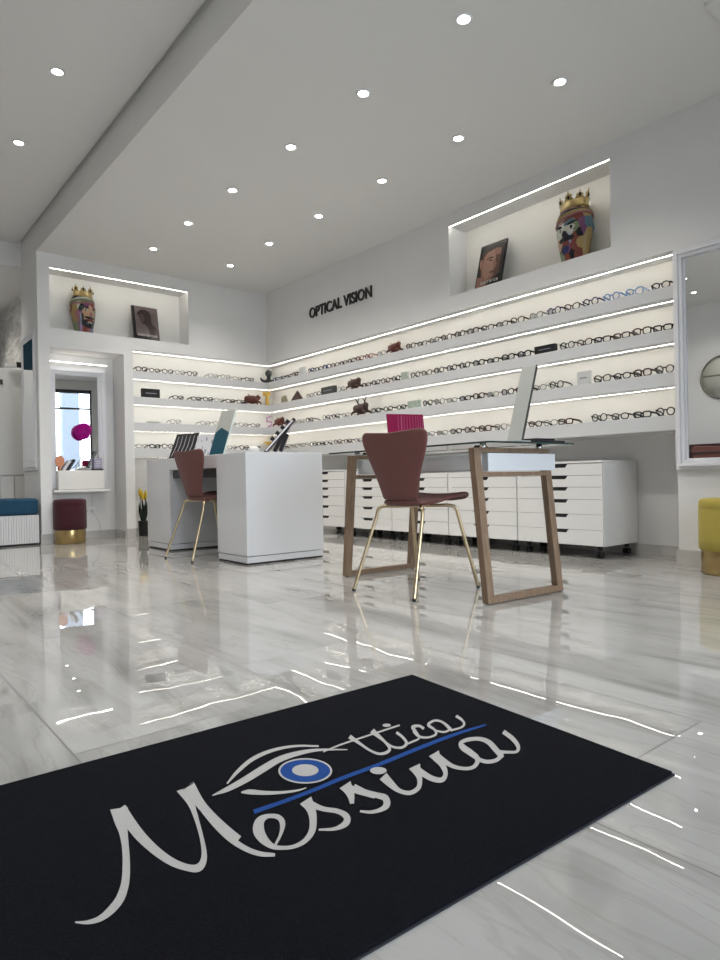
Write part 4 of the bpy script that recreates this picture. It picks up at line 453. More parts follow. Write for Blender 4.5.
ELLIPSES=[["w",[[7808,10576],[7733,10494],[7647,10430],[7553,10387],[7454,10365],[7354,10364],[7256,10385],[7165,10427],[7081,10487],[7010,10564],[6952,10656],[6911,10758],[6887,10869],[6882,10984],[6896,11099],[6930,11210],[6982,11312],[7051,11402],[7135,11476],[7230,11530],[7333,11561],[7441,11568],[7547,11550],[7648,11507],[7739,11442],[7816,11357],[7876,11256],[7916,11142],[7936,11023],[7934,10901],[7911,10783],[7868,10674]]],["b",[[7778,10603],[7711,10531],[7634,10475],[7549,10438],[7460,10420],[7368,10422],[7279,10443],[7194,10482],[7117,10539],[7050,10610],[6996,10694],[6956,10788],[6933,10889],[6926,10992],[6938,11096],[6967,11194],[7013,11285],[7074,11364],[7149,11427],[7235,11473],[7328,11498],[7425,11501],[7521,11482],[7613,11442],[7697,11381],[7768,11303],[7824,11211],[7863,11109],[7884,11002],[7884,10893],[7866,10788],[7830,10690]]],["w",[[7611,10782],[7577,10742],[7536,10711],[7490,10690],[7442,10680],[7393,10680],[7344,10690],[7298,10711],[7257,10742],[7221,10781],[7192,10826],[7171,10877],[7159,10932],[7156,10988],[7163,11043],[7180,11096],[7205,11144],[7239,11185],[7279,11218],[7325,11241],[7374,11254],[7425,11255],[7475,11245],[7523,11224],[7567,11192],[7604,11152],[7634,11104],[7654,11050],[7665,10994],[7666,10937],[7657,10881],[7639,10828]]],["w",[[8642,9847],[8618,9825],[8591,9809],[8561,9799],[8529,9794],[8497,9797],[8466,9805],[8436,9819],[8410,9838],[8388,9862],[8370,9890],[8358,9920],[8352,9952],[8352,9985],[8358,10016],[8371,10046],[8389,10072],[8412,10094],[8439,10111],[8469,10122],[8501,10127],[8534,10125],[8566,10117],[8596,10103],[8623,10083],[8646,10058],[8663,10030],[8675,9999],[8681,9966],[8680,9933],[8673,9902],[8660,9872]]],["w",[[10316,11573],[10301,11559],[10284,11548],[10265,11541],[10245,11537],[10225,11538],[10206,11542],[10188,11551],[10173,11562],[10159,11577],[10150,11593],[10143,11612],[10140,11632],[10142,11652],[10147,11672],[10155,11690],[10168,11707],[10183,11721],[10200,11732],[10219,11739],[10239,11743],[10259,11742],[10278,11738],[10296,11730],[10312,11718],[10325,11704],[10335,11686],[10342,11667],[10344,11647],[10343,11627],[10337,11607],[10328,11589]]]]

# ---------------------------------------------------------------- entrance mat
mt = MB().hexa([(-0.12, 0.66, 0), (1.292, 0.606, 0), (1.353, 1.417, 0), (-0.06, 1.462, 0)],
               [(-0.12, 0.66, 0.009), (1.292, 0.606, 0.009), (1.353, 1.417, 0.009), (-0.06, 1.462, 0.009)]).build('entrance_mat', M['mat_pile'], bevel=0.003)
tag(mt, 'black entrance mat with white script and a blue eye logo, on the marble floor', 'mat')
def inset(pts): return pts
eb = MB().hexa([(-0.123, 0.657, 0), (1.295, 0.603, 0), (1.356, 1.420, 0), (-0.063, 1.465, 0)],
               [(-0.123, 0.657, 0.003), (1.295, 0.603, 0.003), (1.356, 1.420, 0.003), (-0.063, 1.465, 0.003)]).build('rubber_edge', M['mat_edge'], mt)
def stroke_mesh(name, col, zbase, m):
    mb = MB(); k = 0
    for c, L, Rr in STROKES:
        if c != col: continue
        z = zbase + 0.00003*k; k += 1
        n = len(L); vs = [(x/1e4, y/1e4, z) for x, y in L] + [(x/1e4, y/1e4, z) for x, y in Rr]
        mb.add(vs, [(i, i+n, i+1+n, i+1) for i in range(n-1)])
    o = mb.build(name, m, mt)
    return o
stroke_mesh('script_print', 'w', 0.0096, M['mat_white'])
stroke_mesh('blue_line_print', 'b', 0.0100, M['mat_blue'])
eye = MB()
for i, (c, P) in enumerate(ELLIPSES[:3]):
    z = 0.0102+0.0002*i; eye.add([(x/1e4, y/1e4, z) for x, y in P], [list(range(len(P)))], 0 if c == 'w' else 1)
eye.build('eye_print', [M['mat_white'], M['mat_blue']], mt)
for c, P in ELLIPSES[3:]: MB().add([(x/1e4, y/1e4, 0.0104) for x, y in P], [list(range(len(P)))]).build('letter_dot_print', M['mat_white'], mt)

# ---------------------------------------------------------------- white desk
dk = thing('reception_desk', 'white glossy consulting desk with two block pedestals, left of the glass table', 'desk', (2.62, 4.97, 0))
dx, dy = -2.62, -4.97
def dbox(n, m, b, par, bev=0.003): return BX(n, m, (b[0]+dx, b[1]+dx, b[2]+dy, b[3]+dy, b[4], b[5]), par, bev)
for (ya, yb) in ((4.05, 4.50), (5.38, 5.90)):
    pd = dbox('pedestal', M['gloss_white'], (2.277, 2.948, ya, yb, 0.062, 0.808), dk)
    dbox('plinth', M['gloss_white'], (2.281, 2.944, ya+0.004, yb-0.004, 0.014, 0.058), pd, 0.001)
    dbox('shadow_gap', M['gap'], (2.285, 2.94, ya+0.008, yb-0.008, 0.0, 0.014), pd, 0)
dbox('desktop', M['gloss_white'], (2.277, 2.948, 4.505, 5.375, 0.705, 0.808), dk)
dbox('keyboard_drawer', M['black'], (2.30, 2.90, 4.52, 5.36, 0.635, 0.70), dk, 0.004)
BX('modesty_panel', M['gloss_white'], (2.90+dx, 2.92+dx, 4.505+dy, 5.375+dy, 0.15, 0.70), dk, 0.002)

# ---------------------------------------------------------------- chairs
def crom(P, n):
    P = [Vector(p) for p in P]; Q = [2*P[0]-P[1]] + P + [2*P[-1]-P[-2]]; out = []
    for i in range(1, len(Q)-2):
        for k in range(n):
            t = k/n; a, b, c, d = Q[i-1], Q[i], Q[i+1], Q[i+2]
            out.append(0.5*((2*b)+(c-a)*t+(2*a-5*b+4*c-d)*t*t+(3*b-a-3*c+d)*t**3))
    out.append(P[-1]); return out
def make_chair(label, loc, rz):
    t = thing('moulded_chair', label, 'chair', loc, rz, 'rose-brown shell chairs with gold legs')
    # profile: forward x, height z, half width, edge lift
    prof = [(0.240, 0.470, 0.150), (0.236, 0.487, 0.178), (0.205, 0.502, 0.200), (0.14, 0.503, 0.212), (0.06, 0.488, 0.208), (-0.02, 0.468, 0.184),
            (-0.085, 0.460, 0.150), (-0.125, 0.472, 0.130), (-0.146, 0.51, 0.127), (-0.158, 0.57, 0.143), (-0.168, 0.64, 0.170), (-0.176, 0.70, 0.198),
            (-0.184, 0.76, 0.224), (-0.190, 0.805, 0.237), (-0.194, 0.833, 0.232), (-0.196, 0.848, 0.205)]
    C = crom([(x, z, w) for x, z, w in prof], 2); nx = 14; vs = []; fs = []
    n = len(C)
    for i, c in enumerate(C):
        s = i/(n-1)
        for j in range(nx+1):
            u = -1+2*j/nx
            x, z = c.x, c.y
            if s < 0.45: z += 0.012*u*u          # dished seat
            else: x += 0.030*u*u                 # wrapped back
            if s > 0.88: z -= 0.010*(1-abs(u))*((s-0.88)/0.12) - 0.004*abs(u)
            vs.append((x, u*c.z, z))
    for i in range(n-1):
        for j in range(nx):
            fs.append((i*(nx+1)+j, i*(nx+1)+j+1, (i+1)*(nx+1)+j+1, (i+1)*(nx+1)+j))
    k = int(n*0.50)
    mb = MB(); mb.add(vs[:(k+1)*(nx+1)], fs[:k*nx], 0, True); o = mb.build('seat', M['brown_velvet'], t, solid=0.020, subs=1)
    mb = MB(); mb.add(vs[k*(nx+1):], [tuple(q-k*(nx+1) for q in f) for f in fs[k*nx:]], 0, True); o = mb.build('backrest', M['brown_velvet'], t, solid=0.020, subs=1)
    hub = MB(); hub.lathe([(0.055, 0.446), (0.06, 0.452), (0.06, 0.462), (0.04, 0.464)], 16, (0.03, 0, 0))
    hub.build('mounting_plate', M['gold'], t)
    for fx, fy in ((-0.262, 0.218), (-0.262, -0.218), (0.25, 0.218), (0.25, -0.218)):
        sx = 0.135 if fx > 0 else -0.115; sy = 0.150 if fy > 0 else -0.150
        pts = [(0.02, fy*0.05, 0.452), (sx*0.6, sy*0.6, 0.452), (sx*0.93, sy*0.93, 0.450), (sx*1.08+0.00, sy*1.06, 0.436), (sx*1.15, sy*1.10, 0.40), (fx, fy, 0.012)]
        P = crom(pts[:5], 3)[:-1] + [Vector(pts[4])+(Vector(pts[5])-Vector(pts[4]))*q for q in (0, 0.3, 0.65, 1)]
        lg = MB().tube(P, 0.0097, 10).build('leg', M['gold'], t)
        MB().lathe([(0.0095, 0.0), (0.010, 0.004), (0.009, 0.016)], 10, (fx, fy, 0)).build('foot_cap', M['black'], lg)
    return t
make_chair('rose-brown shell chair with gold legs, at the glass table', (2.441, 2.505, 0), R(3.5))
make_chair('rose-brown shell chair with gold legs, tucked under the white desk', (2.32, 4.735, 0), R(3))

# ---------------------------------------------------------------- glass-topped table
tb = thing('glass_table', 'glass-topped table with slanted oak frame legs and a white drawer box', 'table', (2.693, 2.54, 0), R(-3.4))
for sg in (-1, 1):
    yb, yt = sg*0.585, sg*0.508
    hw, hy = 0.0225, 0.019
    fr = MB()
    def leg(xc):
        b = [(xc-hw, yb-hy, 0.004), (xc+hw, yb-hy, 0.004), (xc+hw, yb+hy, 0.004), (xc-hw, yb+hy, 0.004)]
        tt = [(xc-hw, yt-hy, 0.742), (xc+hw, yt-hy, 0.742), (xc+hw, yt+hy, 0.742), (xc-hw, yt+hy, 0.742)]
        return MB().hexa(b, tt)
    for xc in (-0.268, 0.25): leg(xc).build('leg', M['oak'], tb, bevel=0.002)
    def yat(z): return yb+(yt-yb)*(z-0.004)/0.738
    for nm, za, zb in (('foot_rail', 0.004, 0.034), ('lower_rail', 0.602, 0.624), ('top_rail', 0.720, 0.742)):
        ya, yc = yat(za), yat(zb)
        MB().hexa([(-0.246, ya-hy+.001, za), (0.240, ya-hy+.001, za), (0.240, ya+hy-.001, za), (-0.246, ya+hy-.001, za)],
                  [(-0.246, yc-hy+.001, zb), (0.240, yc-hy+.001, zb), (0.240, yc+hy-.001, zb), (-0.246, yc+hy-.001, zb)]).build(nm, M['oak'], tb, bevel=0.001)
    for xc in (-0.268, 0.262):
        MB().lathe([(0.012, 0), (0.012, 0.005)], 12, (xc, yb, 0)).build('glide', M['black'], tb)
bxo = BX('drawer_box', M['gloss_white'], (-0.205, 0.305, -0.540, 0.535, 0.628, 0.716), tb, 0.003)
BX('drawer_front', M['gloss_white'], (-0.212, -0.206, -0.50, 0.49, 0.636, 0.708), bxo, 0.001)
gl = BX('glass_top', M['table_glass'], (-0.285, 0.35, -0.62, 0.735, 0.760, 0.769), tb)
ed = MB()
for b in ((-0.287, -0.285, -0.622, 0.737, 0.760, 0.769), (0.35, 0.352, -0.622, 0.737, 0.760, 0.769), (-0.285, 0.35, -0.622, -0.62, 0.760, 0.769), (-0.285, 0.35, 0.735, 0.737, 0.760, 0.769)): ed.box(*b)
ed.build('polished_edge', M['glass_edge'], gl)
for x in (-0.22, 0.20):
    for y in (-0.52, 0.52):
        MB().lathe([(0.014, 0.742), (0.016, 0.745), (0.016, 0.757), (0.013, 0.760)], 16, (x, y, 0)).build('glass_pad', M['chrome'], tb)

# ---------------------------------------------------------------- drawer cabinets
DR = [0.683, 0.598, 0.513, 0.424, 0.317, 0.205, 0.094]
cab0 = None
CL = ['white six-drawer cabinet on castors, nearest the wall mirror', 'white six-drawer cabinet on castors, second from the right of the row',
      'white six-drawer cabinet on castors, middle of the row of five', 'white six-drawer cabinet on castors, second from the left of the row', 'white six-drawer cabinet on castors, beside the white desk in view']
def make_cab():
    t = thing('drawer_cabinet', CL[0], 'cabinet', (4.18, 2.417, 0), 0, 'drawer cabinets along the long wall')
    W = 0.728
    body = MB(); body.box(0.018, 0.487, 0.0, 0.016, 0.09, 0.685); body.box(0.018, 0.487, W-0.016, W, 0.09, 0.685)
    body.box(0.018, 0.487, 0.016, W-0.016, 0.09, 0.106); body.box(0.471, 0.487, 0.016, W-0.016, 0.106, 0.685)
    body.box(0.0, 0.489, 0.0, W, 0.6855, 0.700)
    body.build('body', M['cab_white'], t, 0.0015)
    BX('inner_shadow', M['gap'], (0.03, 0.43, 0.017, W-0.017, 0.107, 0.684), t)
    for i in range(6):
        zt, zb = DR[i]-0.0025, DR[i+1]
        c = W*0.5; hw = 0.088; d = 0.025
        # front with a cut-out grip in its top edge
        pts = [(0.002, zb), (W-0.002, zb), (W-0.002, zt), (c+hw, zt), (c+hw-0.02, zt-d), (c-hw+0.02, zt-d), (c-hw, zt), (0.002, zt)]
        mb = MB().prism([(0, y, z) for y, z in pts], (0.017, 0, 0))
        d_ = mb.build('drawer_front', M['cab_white'], t)
        MB().prism([(0.0172, y, z) for y, z in ((c-hw+0.001, zt), (c-hw+0.02, zt-d-0.001), (c+hw-0.02, zt-d-0.001), (c+hw-0.001, zt))], (0.012, 0, 0)).build('grip_shade', M['gap'], d_)  # dark insert stands for the shade behind the cut-out
    for x in (0.06, 0.43):
        for y in (0.06, W-0.06):
            cs = MB(); cs.box(x-0.014, x+0.014, y-0.012, y+0.012, 0.055, 0.09)
            for q in (-0.014, 0.014):
                vs = []; 
                P = [(x+0.024*math.cos(2*PI*k/14), y+q-0.008, 0.025+0.024*math.sin(2*PI*k/14)) for k in range(14)]
                cs.prism(P, (0, 0.016, 0))
            cs.build('castor', M['black'], t)
    return t
cab0 = make_cab()
for i in range(1, 5):
    c = copy_tree(cab0); c.location.y = 2.417+0.735*i; c['label'] = CL[i]

# ---------------------------------------------------------------- poufs and bench
def pouf(label, x, y, r, m):
    t = thing('pouf', label, 'stool', (x, y, 0), 0)
    MB().lathe([(r*0.9, 0.002), (r*0.93, 0.004), (r*0.93, 0.135), (r*0.92, 0.14)], 48).build('metal_base', M['brass'], t)
    MB().lathe([(r*0.93, 0.138), (r, 0.15), (r*1.005, 0.20), (r*1.0, 0.375), (r*0.985, 0.383), (r*0.985, 0.389), (r, 0.397), (r*0.985, 0.428), (r*0.93, 0.443), (r*0.7, 0.449), (0.001, 0.45)], 48).build('cushion', m, t)
    return t
pouf('round burgundy velvet pouf with brass base, under the niche mirror', 1.885, 6.97, 0.157, M['red_velvet'])
pouf('round mustard-yellow velvet pouf with brass base, beside the long right wall', 4.112, 1.57, 0.163, M['yellow_velvet'])
bn = thing('bench', 'low bench with deep blue cushion and ribbed pale base, left of the pillar', 'bench', (1.10, 7.0, 0))
rb = MB()
for k in range(46): rb.box(-0.55+k*0.023, -0.55+k*0.023+0.020, 0.02, 0.03, 0.02, 0.30)
rb.box(-0.55, 0.50, 0.03, 0.50, 0.02, 0.30)
rb.build('ribbed_base', M['bench_white'], bn, 0.003)
BX('plinth', M['gap'], (-0.54, 0.49, 0.04, 0.49, 0, 0.02), bn)
BX('cushion', M['blue_velvet'], (-0.555, 0.505, 0.01, 0.51, 0.302, 0.465), bn, 0.03, bseg=5)

# ---------------------------------------------------------------- mirrors
def framed_mirror(name, label, width, height, fw_, depth, loc, rz, tilt=0.0, bottom=None):
    """mirror facing local -y, centre bottom at origin"""
    t = thing(name, label, 'mirror', loc, rz)
    W, H = width/2, height
    steps = [(0.0, 0.30, 0.55), (0.30, 0.55, 1.0), (0.55, 0.85, 0.75), (0.85, 1.0, 0.4)]
    for side in range(4):
        mb = MB()
        for a, b, d in steps:
            a *= fw_; b *= fw_; dd = depth*d
            if side == 0: q = [(-W+a, 0, a), (W-a, 0, a), (W-b, 0, b), (-W+b, 0, b)]
            elif side == 1: q = [(W-a, 0, a), (W-a, 0, H-a), (W-b, 0, H-b), (W-b, 0, b)]
            elif side == 2: q = [(W-a, 0, H-a), (-W+a, 0, H-a), (-W+b, 0, H-b), (W-b, 0, H-b)]
            else: q = [(-W+a, 0, H-a), (-W+a, 0, a), (-W+b, 0, b), (-W+b, 0, H-b)]
            mb.prism(q, (0, -dd, 0))
        mb.build('frame_rail', M['frame_white'], t, 0.002)
    f = fw_
    MB().box(-W+f-0.002, W-f+0.002, -0.008, -0.002, f-0.002, H-f+0.002).build('mirror_glass', M['mirror'], t)
    return t
# big mirror on the right wall (faces -x): local -y -> world -x
framed_mirror('wall_mirror', 'large white-framed mirror on the right wall above the yellow pouf', 0.95, 1.43, 0.072, 0.05, (4.297, 1.473, 0.622), R(-90))
# mirror on the pillar side (faces -x)
framed_mirror('wall_mirror', 'narrow white-framed mirror on the pillar side above the blue bench', 0.60, 1.45, 0.10, 0.016, (1.632, 7.44, 0.75), R(-90))
# niche mirror
framed_mirror('wall_mirror', 'white-framed mirror in the far niche above the burgundy pouf', 0.60, 1.30, 0.085, 0.045, (2.085, 7.370, 0.56), R(-4.5))
vn = thing('wall_console', 'shallow white wall console with a ledge under the niche mirror', 'console', (2.09, 7.355, 0))
BX('box', M['shelf_back'], (-0.235, 0.235, -0.10, -0.02, 0.545, 0.745), vn, 0.004)
BX('ledge', M['cab_white'], (-0.29, 0.29, -0.13, -0.03, 0.510, 0.540), vn, 0.008)
tag(BX('light_bar', M['bar'], (1.80, 2.38, 7.27, 7.278, 1.893, 1.900)), 'glowing horizontal light bar above the niche mirror', 'light')
so = thing('wall_socket', 'white double wall socket in the niche beside the burgundy pouf', 'socket', (2.20, 7.40, 0.30))
BX('plate', M['plastic_white'], (-0.06, 0.06, -0.010, 0, -0.04, 0.04), so, 0.004)
for x in (-0.03, 0.03):
    MB().prism([(x+0.018*math.cos(2*PI*k/20), -0.0102, 0.018*math.sin(2*PI*k/20)) for k in range(20)], (0, -0.003, 0)).build('outlet', M['palegrey'], so)
cb = MB().tube(crom([(2.23, 7.378, 0.29), (2.26, 7.36, 0.25), (2.30, 7.36, 0.16), (2.315, 7.365, 0.09), (2.33, 7.37, 0.008)], 5), 0.003, 6).build('power_cable', M['palegrey'])
tag(cb, 'thin pale cable hanging from the niche socket to the floor', 'cable')
cb = MB().tube([(2.235, 7.392, 0.345), (2.236, 7.39, 0.45), (2.236, 7.39, 0.52)], 0.0025, 6).build('power_cable', M['palegrey'])
tag(cb, 'thin vertical cable between the niche socket and the console ledge', 'cable')

# things on the console
ft = thing('artificial_flower', 'big fuchsia pompom flower on a curved stem before the niche mirror', 'flower', (2.045, 7.305, 0.745))
hd = MB()
hc = Vector((0.075, -0.06, 0.42))
for k in range(260):
    ph = math.acos(1-2*(k+0.5)/260); th = k*2.39996
    d = Vector((math.sin(ph)*math.cos(th), math.sin(ph)*math.sin(th), math.cos(ph)))
    a = d.cross(Vector((0.3, 0.2, 1))).normalized(); b = d.cross(a)
    p0 = hc+d*0.03; p1 = hc+d*0.078; p2 = hc+d*(0.093+0.006*random.random())
    w = 0.013
    hd.add([p0-a*0.004, p0+a*0.004, p1+a*w+b*0.004, p2, p1-a*w-b*0.004], [(0, 1, 2, 3, 4)], 0 if d.y > -0.93 else 1)
hd.ball(tuple(hc), 0.07, 0)
hd.build('petals', [M['fuchsia'], M['fuchsia_d']], ft)
MB().tube(crom([(-0.04, -0.03, 0.0), (0.03, -0.035, 0.06), (0.085, -0.05, 0.15), (0.095, -0.06, 0.26), (0.075, -0.06, 0.36)], 5), 0.004, 6).build('stem', M['stem'], ft)
def slab(name, label, cat, m, c, w, d, h, tilt, rz=0, axis='Y', group=None):
    """upright board leaning by tilt about a horizontal axis"""
    o = MB(Matrix.Rotation(tilt, 4, axis)).box(-w/2, w/2, -d/2, d/2, 0, h).build(name, m, None, 0.002)
    o.location = c; o.rotation_euler.z = rz
    return tag(o, label, cat, group)
slab('leaning_book', 'black book leaning before the niche mirror, left of the flower', 'book', M['black'], (1.955, 7.295, 0.747), 0.03, 0.03, 0.135, R(32))
slab('leaning_book', 'white book leaning before the niche mirror, against the black one', 'book', M['white_print'], (1.915, 7.30, 0.747), 0.028, 0.03, 0.125, R(34))
hb = thing('hand_mirror', 'peach hand mirror standing at the left end of the niche console', 'hand mirror', (1.89, 7.325, 0.745))
MB().prism([(0.045*math.cos(2*PI*k/24)-0.0, -0.004, 0.10+0.06*math.sin(2*PI*k/24)) for k in range(24)], (0, 0.008, 0)).build('disc', M['peach'], hb)
BX('handle', M['peach'], (-0.008, 0.008, -0.004, 0.004, 0, 0.05), hb, 0.002)
pb = thing('printed_box', 'lilac-grey printed box on a black base at the right of the niche console', 'box', (2.275, 7.285, 0.745))
BX('base', M['black'], (-0.048, 0.042, -0.02, 0.02, 0, 0.018), pb)
BX('card', M['lilac'], (-0.046, 0.035, -0.012, 0.012, 0.018, 0.135), pb, 0.002)
for k in range(3): BX('printed_line', M['white_print'], (-0.03, 0.02, -0.0128, -0.0122, 0.045+0.025*k, 0.052+0.025*k), pb)

# ---------------------------------------------------------------- portrait books in the niches
def poly_layer(mb, pts, y, m, n=None):
    mb.add([(x, y, z) for x, z in pts], [list(range(len(pts)))], m)
SK = mat('printed_skin_tone', (0.30, 0.155, 0.11), 0.3); SK2 = mat('printed_light_skin', (0.40, 0.225, 0.165), 0.3)
SK3 = mat('printed_shadow_skin', (0.12, 0.055, 0.04), 0.3); HA = mat('printed_dark_hair', (0.022, 0.013, 0.012), 0.3)
BGB = mat('printed_black_ground', (0.008, 0.008, 0.009), 0.25); BGG = mat('printed_mauve_grey_ground', (0.16, 0.125, 0.12), 0.3)
PW = mat('printed_white', (0.6, 0.58, 0.56), 0.3); DK = mat('printed_dark_brown', (0.035, 0.02, 0.018), 0.3)
MU = mat('printed_mid_brown', (0.09, 0.055, 0.05), 0.3)
def caption(mb, x0, x1, z, h, n, m):
    w = (x1-x0)/n
    for k in range(n):
        a = x0+k*w
        mb.add([(a, -0.0012, z), (a+w*0.28, -0.0012, z), (a+w*0.28, -0.0012, z+h), (a, -0.0012, z+h)], [(0, 1, 2, 3)], m)
        if k % 3 != 1: mb.add([(a, -0.0012, z+h*0.8), (a+w*0.7, -0.0012, z+h*0.8), (a+w*0.7, -0.0012, z+h), (a, -0.0012, z+h)], [(0, 1, 2, 3)], m)
        if k % 2 == 0: mb.add([(a, -0.0012, z), (a+w*0.7, -0.0012, z), (a+w*0.7, -0.0012, z+h*0.2), (a, -0.0012, z+h*0.2)], [(0, 1, 2, 3)], m)
        if k % 3 == 1: mb.add([(a+w*.45, -0.0012, z), (a+w*0.7, -0.0012, z), (a+w*0.7, -0.0012, z+h), (a+w*.45, -0.0012, z+h)], [(0, 1, 2, 3)], m)
lean = Matrix.Rotation(R(-16), 4, 'X')
b1 = thing('portrait_book', 'standing book with a close-up face portrait cover, in the right wall niche', 'book', (4.35, 3.545, 2.2205), R(-90))
MB(lean).box(-0.14, 0.14, 0, 0.018, 0, 0.38).build('cover', BGB, b1, 0.001)
p = MB(lean)
# local +x is world -y (to the right in view)
poly_layer(p, [(-0.115, 0.30), (-0.09, 0.345), (-0.04, 0.37), (0.06, 0.372), (0.125, 0.35), (0.13, 0.28), (0.13, 0.1), (0.0, 0.02), (-0.12, 0.02), (-0.13, 0.1), (-0.13, 0.27)], -0.0004, 0)
poly_layer(p, [(-0.085, 0.285), (-0.05, 0.31), (0.04, 0.325), (0.095, 0.31), (0.10, 0.22), (0.085, 0.14), (0.06, 0.09), (0.02, 0.05), (-0.04, 0.035), (-0.085, 0.09), (-0.105, 0.17), (-0.10, 0.24)], -0.0006, 1)
poly_layer(p, [(-0.06, 0.30), (0.02, 0.312), (0.045, 0.24), (0.04, 0.18), (0.02, 0.10), (-0.03, 0.06), (-0.075, 0.11), (-0.09, 0.2)], -0.0007, 2)
poly_layer(p, [(0.045, 0.26), (0.10, 0.26), (0.10, 0.10), (0.055, 0.06), (0.04, 0.11), (0.055, 0.15), (0.07, 0.18), (0.05, 0.2)], -0.0008, 3)
poly_layer(p, [(-0.055, 0.245), (-0.02, 0.258), (0.02, 0.252), (0.02, 0.243), (-0.02, 0.247), (-0.055, 0.236)], -0.0009, 4)
poly_layer(p, [(-0.03, 0.226), (-0.008, 0.236), (0.015, 0.226), (-0.008, 0.219)], -0.0009, 4)
poly_layer(p, [(0.02, 0.235), (0.05, 0.19), (0.062, 0.165), (0.04, 0.155), (0.03, 0.16)], -0.0009, 1)
poly_layer(p, [(-0.01, 0.122), (0.02, 0.13), (0.05, 0.122), (0.02, 0.108)], -0.0009, 3)
poly_layer(p, [(-0.125, 0.25), (-0.105, 0.26), (-0.095, 0.2), (-0.108, 0.17), (-0.122, 0.2)], -0.0009, 2)
poly_layer(p, [(-0.13, 0.1), (-0.09, 0.1), (-0.03, 0.045), (-0.02, 0.015), (-0.13, 0.01)], -0.0009, 1)
caption(p, -0.08, 0.11, 0.028, 0.024, 8, 5)
p.build('portrait_print', [HA, SK, SK2, SK3, BGB, PW], b1)
lean2 = Matrix.Rotation(R(-11), 4, 'X')
b2 = thing('portrait_book', 'standing book with a dark profile portrait cover, in the far wall niche', 'book', (2.79, 7.13, 2.202), R(2))
MB(lean2).box(-0.15, 0.15, 0, 0.025, 0, 0.375).build('cover', BGG, b2, 0.001)
MB(lean2).box(-0.1505, -0.118, -0.0006, 0.0, 0.001, 0.374).build('spine_strip', BGB, b2)
p = MB(lean2)
poly_layer(p, [(-0.118, 0.001), (0.149, 0.001), (0.149, 0.05), (-0.118, 0.05)], -0.0005, 3)
poly_layer(p, [(0.149, 0.001), (0.149, 0.09), (0.12, 0.15), (0.075, 0.19), (0.065, 0.22), (0.07, 0.28), (0.05, 0.325), (0.0, 0.345), (-0.05, 0.33), (-0.075, 0.30), (-0.07, 0.27), (-0.078, 0.255), (-0.062, 0.245), (-0.062, 0.22), (-0.045, 0.185), (-0.01, 0.175), (0.015, 0.155), (0.03, 0.11), (0.04, 0.05), (0.04, 0.001)], -0.0007, 2)
poly_layer(p, [(-0.06, 0.30), (-0.03, 0.29), (-0.01, 0.25), (-0.02, 0.20), (-0.042, 0.19), (-0.058, 0.22), (-0.055, 0.25)], -0.0009, 4)
poly_layer(p, [(-0.092, 0.30), (-0.055, 0.335), (-0.02, 0.345), (-0.03, 0.30), (-0.07, 0.28), (-0.095, 0.27)], -0.0010, 1)
poly_layer(p, [(0.10, 0.14), (0.145, 0.12), (0.145, 0.05), (0.09, 0.06)], -0.0009, 4)
caption(p, -0.10, 0.13, 0.045, 0.022, 9, 5)
p.build('portrait_print', [SK, HA, DK, BGB, MU, PW], b2)

b1.scale = (1, 1, 1.08); b2.scale = (1, 1, 1.07)

